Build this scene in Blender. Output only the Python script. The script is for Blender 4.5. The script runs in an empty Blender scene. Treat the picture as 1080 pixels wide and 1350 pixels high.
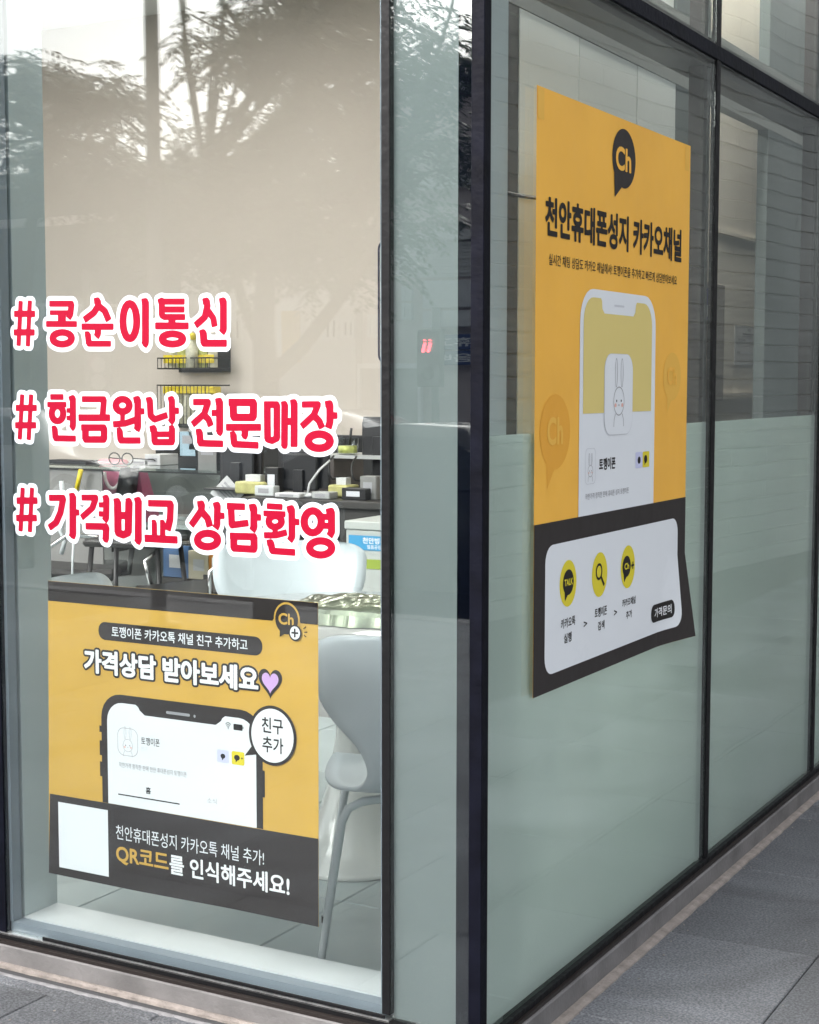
import bpy, bmesh, math, random
import numpy as np
from mathutils import Vector, Matrix
random.seed(7)
S = bpy.context.scene
COL = S.collection
R = math.radians
PI = math.pi

# ------------------------------------------------------------------ camera
CAM = np.array([1.3903, -2.7758, 1.45])
YAW, PITCH, ROLL, FPX = R(29.254), R(-4.707), R(.027), 2057.2
fw = np.array([-math.sin(YAW) * math.cos(PITCH), math.cos(YAW) * math.cos(PITCH), math.sin(PITCH)])
r0 = np.array([math.cos(YAW), math.sin(YAW), 0.0])
u0 = np.cross(r0, fw)
rt = math.cos(ROLL) * r0 + math.sin(ROLL) * u0
up = -math.sin(ROLL) * r0 + math.cos(ROLL) * u0
cd = bpy.data.cameras.new('camera')
co = bpy.data.objects.new('camera', cd)
COL.objects.link(co)
co.matrix_world = Matrix(((rt[0], up[0], -fw[0], CAM[0]), (rt[1], up[1], -fw[1], CAM[1]), (rt[2], up[2], -fw[2], CAM[2]), (0, 0, 0, 1)))
cd.sensor_fit = 'VERTICAL'
cd.sensor_height = 24
cd.lens = FPX / 1350 * 24
cd.clip_start = .05
cd.clip_end = 2000
S.camera = co

# ------------------------------------------------------------------ sky, sun, exposure
W = bpy.data.worlds.new('World')
S.world = W
W.use_nodes = True
nt = W.node_tree
bgn = nt.nodes['Background']
sky = nt.nodes.new('ShaderNodeTexSky')
sky.sky_type = 'NISHITA'
sky.sun_disc = False
sky.sun_elevation = R(36)
sky.sun_rotation = R(204)
sky.dust_density = 5.0
hs = nt.nodes.new('ShaderNodeHueSaturation')
hs.inputs['Saturation'].default_value = .25
nt.links.new(sky.outputs[0], hs.inputs['Color'])
nt.links.new(hs.outputs[0], bgn.inputs[0])
bgn.inputs[1].default_value = .15
sd = bpy.data.lights.new('sun', 'SUN')
sd.energy = .5
sd.angle = R(40)
sd.color = (1, .97, .93)
so = bpy.data.objects.new('sun', sd)
COL.objects.link(so)
so.rotation_euler = (R(54), 0, R(-24))
so.location = (0, -20, 40)
vs = S.view_settings
vs.view_transform = 'Standard'
vs.look = 'None'
vs.gamma = 1
vs.use_curve_mapping = False
vs.exposure = 1.55
cy = S.cycles
cy.use_denoising = True
cy.max_bounces = 10
cy.transparent_max_bounces = 24
cy.diffuse_bounces = 3
cy.glossy_bounces = 4
cy.transmission_bounces = 6
cy.sample_clamp_indirect = 4
cy.caustics_reflective = False
cy.caustics_refractive = False

# ------------------------------------------------------------------ helpers
def ray(x, y):
    return fw + rt * ((x - 540) / FPX) - up * ((y - 675) / FPX)
def hit(x, y, ax, v):
    d = ray(x, y)
    return CAM + d * ((v - CAM[ax]) / d[ax])
def at(x, y, Y):            # point of the sight line of a pixel in the plane y = Y
    return hit(x, y, 1, Y)
def ax_(x, y, X):           # the same in the plane x = X
    return hit(x, y, 0, X)
def mir(x, y, Y):           # real place of what the front glass mirrors there, at y = -Y
    p = hit(x, y, 1, Y)
    return np.array([p[0], -p[1], p[2]])

def mat(name, c, rough=.6, metal=0.0, var=0.0, scale=8.0, bump=0.0, bscale=60.0, spec=.5, emis=None, estr=0.0, coat=0.0, c2=None, stretch=None, detail=4.0):
    m = bpy.data.materials.new(name)
    m.use_nodes = True
    n = m.node_tree.nodes
    l = m.node_tree.links
    b = n['Principled BSDF']
    b.inputs['Base Color'].default_value = (*c, 1)
    b.inputs['Roughness'].default_value = rough
    b.inputs['Metallic'].default_value = metal
    b.inputs['Specular IOR Level'].default_value = spec
    b.inputs['Coat Weight'].default_value = coat
    tc = n.new('ShaderNodeTexCoord')
    src = tc.outputs['Object']
    if stretch:
        mp = n.new('ShaderNodeMapping')
        mp.inputs['Scale'].default_value = stretch
        l.new(src, mp.inputs[0])
        src = mp.outputs[0]
    if var > 0 or c2:
        t = n.new('ShaderNodeTexNoise')
        t.inputs['Scale'].default_value = scale
        t.inputs['Detail'].default_value = detail
        l.new(src, t.inputs['Vector'])
        r = n.new('ShaderNodeValToRGB')
        a = [max(0, v * (1 - var)) for v in c]
        d = c2 if c2 else [min(1, v * (1 + var)) for v in c]
        r.color_ramp.elements[0].position = .3
        r.color_ramp.elements[1].position = .7
        r.color_ramp.elements[0].color = (*a, 1)
        r.color_ramp.elements[1].color = (*d, 1)
        l.new(t.outputs['Fac'], r.inputs[0])
        l.new(r.outputs[0], b.inputs['Base Color'])
    if bump > 0:
        t = n.new('ShaderNodeTexNoise')
        t.inputs['Scale'].default_value = bscale
        t.inputs['Detail'].default_value = 3
        l.new(src, t.inputs['Vector'])
        bp = n.new('ShaderNodeBump')
        bp.inputs['Strength'].default_value = bump
        bp.inputs['Distance'].default_value = .01
        l.new(t.outputs['Fac'], bp.inputs['Height'])
        l.new(bp.outputs[0], b.inputs['Normal'])
    if emis:
        b.inputs['Emission Color'].default_value = (*emis, 1)
        b.inputs['Emission Strength'].default_value = estr
    return m

def glass_mat(name, tint, f0, wav=.0, body=None):
    # clear architectural glass: mirror share after Schlick, the rest passes straight through
    m = bpy.data.materials.new(name)
    m.use_nodes = True
    n = m.node_tree.nodes
    l = m.node_tree.links
    n.clear()
    out = n.new('ShaderNodeOutputMaterial')
    mix = n.new('ShaderNodeMixShader')
    tr = n.new('ShaderNodeBsdfTransparent')
    tr.inputs[0].default_value = (*tint, 1)
    gl = n.new('ShaderNodeBsdfGlossy')
    gl.inputs['Roughness'].default_value = 0.0
    gl.inputs['Color'].default_value = (.97, 1, 1, 1)
    ge = n.new('ShaderNodeNewGeometry')
    dt = n.new('ShaderNodeVectorMath'); dt.operation = 'DOT_PRODUCT'
    l.new(ge.outputs['Incoming'], dt.inputs[0]); l.new(ge.outputs['True Normal'], dt.inputs[1])
    ab = n.new('ShaderNodeMath'); ab.operation = 'ABSOLUTE'
    l.new(dt.outputs['Value'], ab.inputs[0])
    om = n.new('ShaderNodeMath'); om.operation = 'SUBTRACT'; om.inputs[0].default_value = 1
    l.new(ab.outputs[0], om.inputs[1])
    pw = n.new('ShaderNodeMath'); pw.operation = 'POWER'; pw.inputs[1].default_value = 5
    l.new(om.outputs[0], pw.inputs[0])
    ma = n.new('ShaderNodeMath'); ma.operation = 'MULTIPLY_ADD'; ma.inputs[1].default_value = 1 - f0; ma.inputs[2].default_value = f0
    l.new(pw.outputs[0], ma.inputs[0])
    l.new(ma.outputs[0], mix.inputs[0])
    l.new(tr.outputs[0], mix.inputs[1]); l.new(gl.outputs[0], mix.inputs[2])
    if wav > 0:
        tc = n.new('ShaderNodeTexCoord')
        t = n.new('ShaderNodeTexNoise'); t.inputs['Scale'].default_value = 2.2; t.inputs['Detail'].default_value = 1
        l.new(tc.outputs['Object'], t.inputs['Vector'])
        bp = n.new('ShaderNodeBump'); bp.inputs['Strength'].default_value = wav; bp.inputs['Distance'].default_value = .02
        l.new(t.outputs['Fac'], bp.inputs['Height']); l.new(bp.outputs[0], gl.inputs['Normal'])
    l.new(mix.outputs[0], out.inputs[0])
    return m

def film_mat():
    m = bpy.data.materials.new('frosted film')
    m.use_nodes = True
    n = m.node_tree.nodes
    l = m.node_tree.links
    n.clear()
    out = n.new('ShaderNodeOutputMaterial')
    d = n.new('ShaderNodeBsdfDiffuse'); t = n.new('ShaderNodeBsdfTranslucent')
    tc = n.new('ShaderNodeTexCoord')
    no = n.new('ShaderNodeTexNoise'); no.inputs['Scale'].default_value = 3; no.inputs['Detail'].default_value = 6
    l.new(tc.outputs['Object'], no.inputs['Vector'])
    cr = n.new('ShaderNodeValToRGB')
    cr.color_ramp.elements[0].position = .3; cr.color_ramp.elements[1].position = .7
    cr.color_ramp.elements[0].color = (*FILM0, 1); cr.color_ramp.elements[1].color = (*FILM1, 1)
    l.new(no.outputs['Fac'], cr.inputs[0])
    l.new(cr.outputs[0], d.inputs[0]); t.inputs[0].default_value = (.86, .95, .90, 1)
    mx = n.new('ShaderNodeMixShader'); mx.inputs[0].default_value = .5
    l.new(d.outputs[0], mx.inputs[1]); l.new(t.outputs[0], mx.inputs[2])
    l.new(mx.outputs[0], out.inputs[0])
    return m
FILM0 = (.70, .79, .74); FILM1 = (.80, .88, .83)

def tag(o, label=None, cat=None, group=None, kind=None):
    if label: o['label'] = label
    if cat: o['category'] = cat
    if group: o['group'] = group
    if kind: o['kind'] = kind
    return o
def thing(name, label, cat, loc=(0, 0, 0), group=None, rz=0):
    o = bpy.data.objects.new(name, None)
    COL.objects.link(o)
    o.location = loc
    o.rotation_euler = (0, 0, rz)
    o.empty_display_size = .1
    return tag(o, label, cat, group)
def copy_tree(o, parent=None):
    c = o.copy()
    COL.objects.link(c)
    c.parent = parent
    for ch in list(o.children):
        copy_tree(ch, c)
    return c
def world_off(p):
    v = Vector((0, 0, 0))
    while p is not None:
        v = v + Vector(p.location)
        p = p.parent
    return v

class MB:
    def __init__(s): s.v = []; s.f = []; s.sm = []
    def add(s, vs_, fs, sm=False):
        k = len(s.v)
        s.v += [tuple(float(c) for c in p) for p in vs_]
        s.f += [tuple(i + k for i in f) for f in fs]
        s.sm += [sm] * len(fs)
        return s
    def box(s, x0, y0, z0, x1, y1, z1, M=None, b=0.0):
        if x0 > x1: x0, x1 = x1, x0
        if y0 > y1: y0, y1 = y1, y0
        if z0 > z1: z0, z1 = z1, z0
        if b > 0:
            b = min(b, (x1 - x0) * .45, (y1 - y0) * .45, (z1 - z0) * .45)
            bm = bmesh.new()
            bmesh.ops.create_cube(bm, size=1)
            for v in bm.verts:
                v.co = Vector(((x0 + x1) / 2 + v.co.x * (x1 - x0), (y0 + y1) / 2 + v.co.y * (y1 - y0), (z0 + z1) / 2 + v.co.z * (z1 - z0)))
            bmesh.ops.bevel(bm, geom=bm.edges[:], offset=b, segments=1, affect='EDGES')
            bm.verts.index_update()
            vv = [v.co.copy() for v in bm.verts]; ff = [[v.index for v in f.verts] for f in bm.faces]
            bm.free()
        else:
            vv = [Vector(p) for p in ((x0, y0, z0), (x1, y0, z0), (x1, y1, z0), (x0, y1, z0), (x0, y0, z1), (x1, y0, z1), (x1, y1, z1), (x0, y1, z1))]
            ff = [(3, 2, 1, 0), (4, 5, 6, 7), (0, 1, 5, 4), (1, 2, 6, 5), (2, 3, 7, 6), (3, 0, 4, 7)]
        if M is not None: vv = [M @ v for v in vv]
        return s.add(vv, ff)
    def tube(s, pts, r, n=8, caps=True, sm=True):
        pts = [Vector([float(c) for c in p]) for p in pts]
        rs = r if isinstance(r, (list, tuple)) else [r] * len(pts)
        vv = []; ff = []
        prev = None
        for i, p in enumerate(pts):
            d = (pts[min(i + 1, len(pts) - 1)] - pts[max(i - 1, 0)])
            d = d.normalized() if d.length > 1e-9 else Vector((0, 0, 1))
            a = d.orthogonal().normalized() if prev is None else (prev - d * prev.dot(d)).normalized()
            prev = a
            b = d.cross(a)
            for k in range(n):
                t = 2 * PI * k / n
                vv.append(p + (a * math.cos(t) + b * math.sin(t)) * rs[i])
        for i in range(len(pts) - 1):
            for k in range(n):
                ff.append((i * n + k, i * n + (k + 1) % n, (i + 1) * n + (k + 1) % n, (i + 1) * n + k))
        s.add(vv, ff, sm)
        if caps:
            k = len(s.v) - len(vv)
            s.f += [tuple(k + j for j in range(n))[::-1], tuple(k + (len(pts) - 1) * n + j for j in range(n))]
            s.sm += [False, False]
        return s
    def lathe(s, prof, n=28, c=(0, 0, 0)):
        vv = []; ff = []
        for r, z in prof:
            for k in range(n):
                t = 2 * PI * k / n
                vv.append((c[0] + r * math.cos(t), c[1] + r * math.sin(t), c[2] + z))
        for i in range(len(prof) - 1):
            for k in range(n):
                ff.append((i * n + k, i * n + (k + 1) % n, (i + 1) * n + (k + 1) % n, (i + 1) * n + k))
        return s.add(vv, ff, True)
    def build(s, name, m, parent=None, bev=0.0):
        off = world_off(parent)
        me = bpy.data.meshes.new(name)
        me.from_pydata([(p[0] - off.x, p[1] - off.y, p[2] - off.z) for p in s.v], [], s.f)
        me.polygons.foreach_set('use_smooth', s.sm)
        me.update()
        if m: me.materials.append(m)
        o = bpy.data.objects.new(name, me)
        COL.objects.link(o)
        if parent is not None: o.parent = parent
        return o

def loft(prof_fn, nu, nv, th, nrm=None):
    pass

# ------------------------------------------------------------------ flat shapes: contours -> filled sheets
def fill_curve(loops):
    cu = bpy.data.curves.new('tmp', 'CURVE')
    cu.dimensions = '2D'
    cu.fill_mode = 'BOTH'
    for lp in loops:
        if len(lp) < 3: continue
        sp = cu.splines.new('POLY')
        sp.points.add(len(lp) - 1)
        for i, p in enumerate(lp): sp.points[i].co = (p[0], p[1], 0, 1)
        sp.use_cyclic_u = True
    o = bpy.data.objects.new('tmp', cu)
    COL.objects.link(o)
    dg = bpy.context.evaluated_depsgraph_get()
    me = o.evaluated_get(dg).to_mesh()
    V = [(v.co.x, v.co.y) for v in me.vertices]
    F = [tuple(p.vertices) for p in me.polygons]
    o.evaluated_get(dg).to_mesh_clear()
    bpy.data.objects.remove(o)
    bpy.data.curves.remove(cu)
    return V, F

def contours(f, x0, y0, h):
    """marching squares at level 0 of grid f[j,i] (inside < 0) -> closed loops"""
    ny, nx = f.shape
    seg = {}
    inside = f < 0
    code = inside[:-1, :-1] * 1 + inside[:-1, 1:] * 2 + inside[1:, 1:] * 4 + inside[1:, :-1] * 8
    js, is_ = np.nonzero((code > 0) & (code < 15))
    T = {1: [(3, 0)], 2: [(0, 1)], 3: [(3, 1)], 4: [(1, 2)], 5: [(3, 0), (1, 2)], 6: [(0, 2)], 7: [(3, 2)], 8: [(2, 3)], 9: [(2, 0)], 10: [(0, 1), (2, 3)], 11: [(2, 1)], 12: [(1, 3)], 13: [(1, 0)], 14: [(0, 3)]}
    pos = {}
    for j, i in zip(js.tolist(), is_.tolist()):
        for a, b in T[int(code[j, i])]:
            ks = []
            for e in (a, b):
                if e == 0: k = ('h', j, i)
                elif e == 2: k = ('h', j + 1, i)
                elif e == 3: k = ('v', j, i)
                else: k = ('v', j, i + 1)
                if k not in pos:
                    if k[0] == 'h':
                        p, q = f[k[1], k[2]], f[k[1], k[2] + 1]; t = p / (p - q)
                        pos[k] = (x0 + (k[2] + t) * h, y0 + k[1] * h)
                    else:
                        p, q = f[k[1], k[2]], f[k[1] + 1, k[2]]; t = p / (p - q)
                        pos[k] = (x0 + k[2] * h, y0 + (k[1] + t) * h)
                ks.append(k)
            seg[ks[0]] = ks[1]
    loops = []
    while seg:
        s0, n0 = seg.popitem()
        lp = [s0]
        c = n0
        while c != s0 and c in seg:
            lp.append(c)
            c = seg.pop(c)
        if len(lp) > 4: loops.append(simplify([pos[k] for k in lp], h * .16))
    return loops
def simplify(p, eps):
    P = np.array(p + [p[0]])
    keep = np.zeros(len(P), bool)
    m = len(P) // 2
    keep[[0, m, len(P) - 1]] = True
    st = [(0, m), (m, len(P) - 1)]
    while st:
        a, b = st.pop()
        if b - a < 2: continue
        d = P[b] - P[a]
        L = math.hypot(*d)
        q = P[a + 1:b] - P[a]
        dist = np.abs(q[:, 0] * d[1] - q[:, 1] * d[0]) / L if L > 1e-12 else np.hypot(q[:, 0], q[:, 1])
        i = int(dist.argmax())
        if dist[i] > eps:
            i += a + 1
            keep[i] = True
            st += [(a, i), (i, b)]
    return [tuple(x) for x in P[keep][:-1]]

def glyph_segments(s):
    """outline segments of a line of text in the built-in font, em = 1"""
    cu = bpy.data.curves.new('txt', 'FONT')
    cu.body = s
    cu.size = 1
    cu.fill_mode = 'NONE'
    cu.resolution_u = 4
    o = bpy.data.objects.new('txt', cu)
    COL.objects.link(o)
    dg = bpy.context.evaluated_depsgraph_get()
    me = o.evaluated_get(dg).to_mesh()
    V = np.array([(v.co.x, v.co.y) for v in me.vertices])
    E = np.array([tuple(e.vertices) for e in me.edges])
    sg = V[E]
    o.evaluated_get(dg).to_mesh_clear()
    bpy.data.objects.remove(o)
    bpy.data.curves.remove(cu)
    return sg
_tc = {}
def text_field(s, h):
    if (s, h) in _tc: return _tc[(s, h)]
    sg = glyph_segments(s)
    mx = .16
    x0, y0 = sg[:, :, 0].min() - mx - h, sg[:, :, 1].min() - mx - h
    nx = int((sg[:, :, 0].max() + mx + h - x0) / h) + 2
    ny = int((sg[:, :, 1].max() + mx + h - y0) / h) + 2
    D = np.full((ny, nx), mx)
    par = np.zeros((ny, nx), np.int32)
    xs = x0 + np.arange(nx) * h
    ys = y0 + np.arange(ny) * h + 1e-7
    for (ax, ay), (bx, by) in sg.tolist():
        i0 = max(0, int((min(ax, bx) - mx - x0) / h)); i1 = min(nx, int((max(ax, bx) + mx - x0) / h) + 2)
        j0 = max(0, int((min(ay, by) - mx - y0) / h)); j1 = min(ny, int((max(ay, by) + mx - y0) / h) + 2)
        X = xs[None, i0:i1]; Y = ys[j0:j1, None]
        dx, dy = bx - ax, by - ay
        L2 = dx * dx + dy * dy
        if L2 < 1e-14: continue
        t = np.clip(((X - ax) * dx + (Y - ay) * dy) / L2, 0, 1)
        d = np.hypot(X - ax - t * dx, Y - ay - t * dy)
        D[j0:j1, i0:i1] = np.minimum(D[j0:j1, i0:i1], d)
        if dy != 0:
            for j in np.nonzero((ys >= min(ay, by)) & (ys < max(ay, by)))[0]:
                xc = ax + (ys[j] - ay) / dy * dx
                k = max(0, int(math.ceil((xc - x0) / h)))
                par[j, k:] ^= 1
    F = np.where(par > 0, -D, D)
    _tc[(s, h)] = (F, x0, y0)
    return _tc[(s, h)]
def text_loops(s, box, bold=.0, grow=0.0):
    """contours fitted into box = (u0, v0, u1, v1); grow adds an outline beyond the fitted shape"""
    h = .02 if len(s) > 3 or bold else .015
    F, x0, y0 = text_field(s, h)
    ny, nx = F.shape
    ins = F < bold
    jj, ii = np.nonzero(ins)
    ex0, ex1 = x0 + (ii.min() - .5) * h, x0 + (ii.max() + .5) * h
    ey0, ey1 = y0 + (jj.min() - .5) * h, y0 + (jj.max() + .5) * h
    sx = (box[2] - box[0]) / (ex1 - ex0); sy = (box[3] - box[1]) / (ey1 - ey0)
    lps = contours(F - bold - grow, x0, y0, h)
    return [[(box[0] + (p[0] - ex0) * sx, box[1] + (p[1] - ey0) * sy) for p in lp] for lp in lps]

def rrect(u0, v0, u1, v1, r, n=6):
    if isinstance(r, (int, float)): r = [r] * 4
    out = []
    for (cx, cy_, a0, q) in ((u1 - r[0], v1 - r[0], 0, r[0]), (u0 + r[1], v1 - r[1], 90, r[1]), (u0 + r[2], v0 + r[2], 180, r[2]), (u1 - r[3], v0 + r[3], 270, r[3])):
        if q <= 0: out.append((cx, cy_)); continue
        for k in range(n + 1):
            a = R(a0 + 90 * k / n)
            out.append((cx + q * math.cos(a), cy_ + q * math.sin(a)))
    return out
def oval(u, v, a, b, n=32, t0=0, t1=2 * PI):
    return [(u + a * math.cos(t0 + (t1 - t0) * k / n), v + b * math.sin(t0 + (t1 - t0) * k / n)) for k in range(n)]
def stroke(pts, w):
    """flat ribbon outline round a polyline"""
    L = []; Rr = []
    P = [Vector(p) for p in pts]
    for i, p in enumerate(P):
        d = (P[min(i + 1, len(P) - 1)] - P[max(i - 1, 0)]).normalized()
        nn = Vector((-d.y, d.x)) * w / 2
        L.append(tuple(p + nn)); Rr.append(tuple(p - nn))
    return L + Rr[::-1]

class Flat:
    """a flat print surface: maps (u, v) + layer height to world"""
    def __init__(s, fn): s.fn = fn
    def put(s, name, loops, lift, m, parent, cut=0.0):
        V, F = fill_curve(loops)
        if cut > 0:
            bm = bmesh.new()
            vv = [bm.verts.new((a, b, 0)) for a, b in V]
            for f in F:
                try: bm.faces.new([vv[i] for i in f])
                except ValueError: pass
            us = [a for a, b in V]; ws = [b for a, b in V]
            for ax, lo, hi in ((0, min(us), max(us)), (1, min(ws), max(ws))):
                k = math.ceil(lo / cut)
                while k * cut < hi:
                    p = [0, 0, 0]; p[ax] = k * cut
                    nn = [0, 0, 0]; nn[ax] = 1
                    bmesh.ops.bisect_plane(bm, geom=bm.verts[:] + bm.edges[:] + bm.faces[:], plane_co=p, plane_no=nn)
                    k += 1
            bm.verts.index_update()
            V = [(v.co.x, v.co.y) for v in bm.verts]; F = [tuple(v.index for v in f.verts) for f in bm.faces]
            bm.free()
        mb = MB()
        mb.add([s.fn(a, b, lift) for a, b in V], F)
        return mb.build(name, m, parent)
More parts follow.
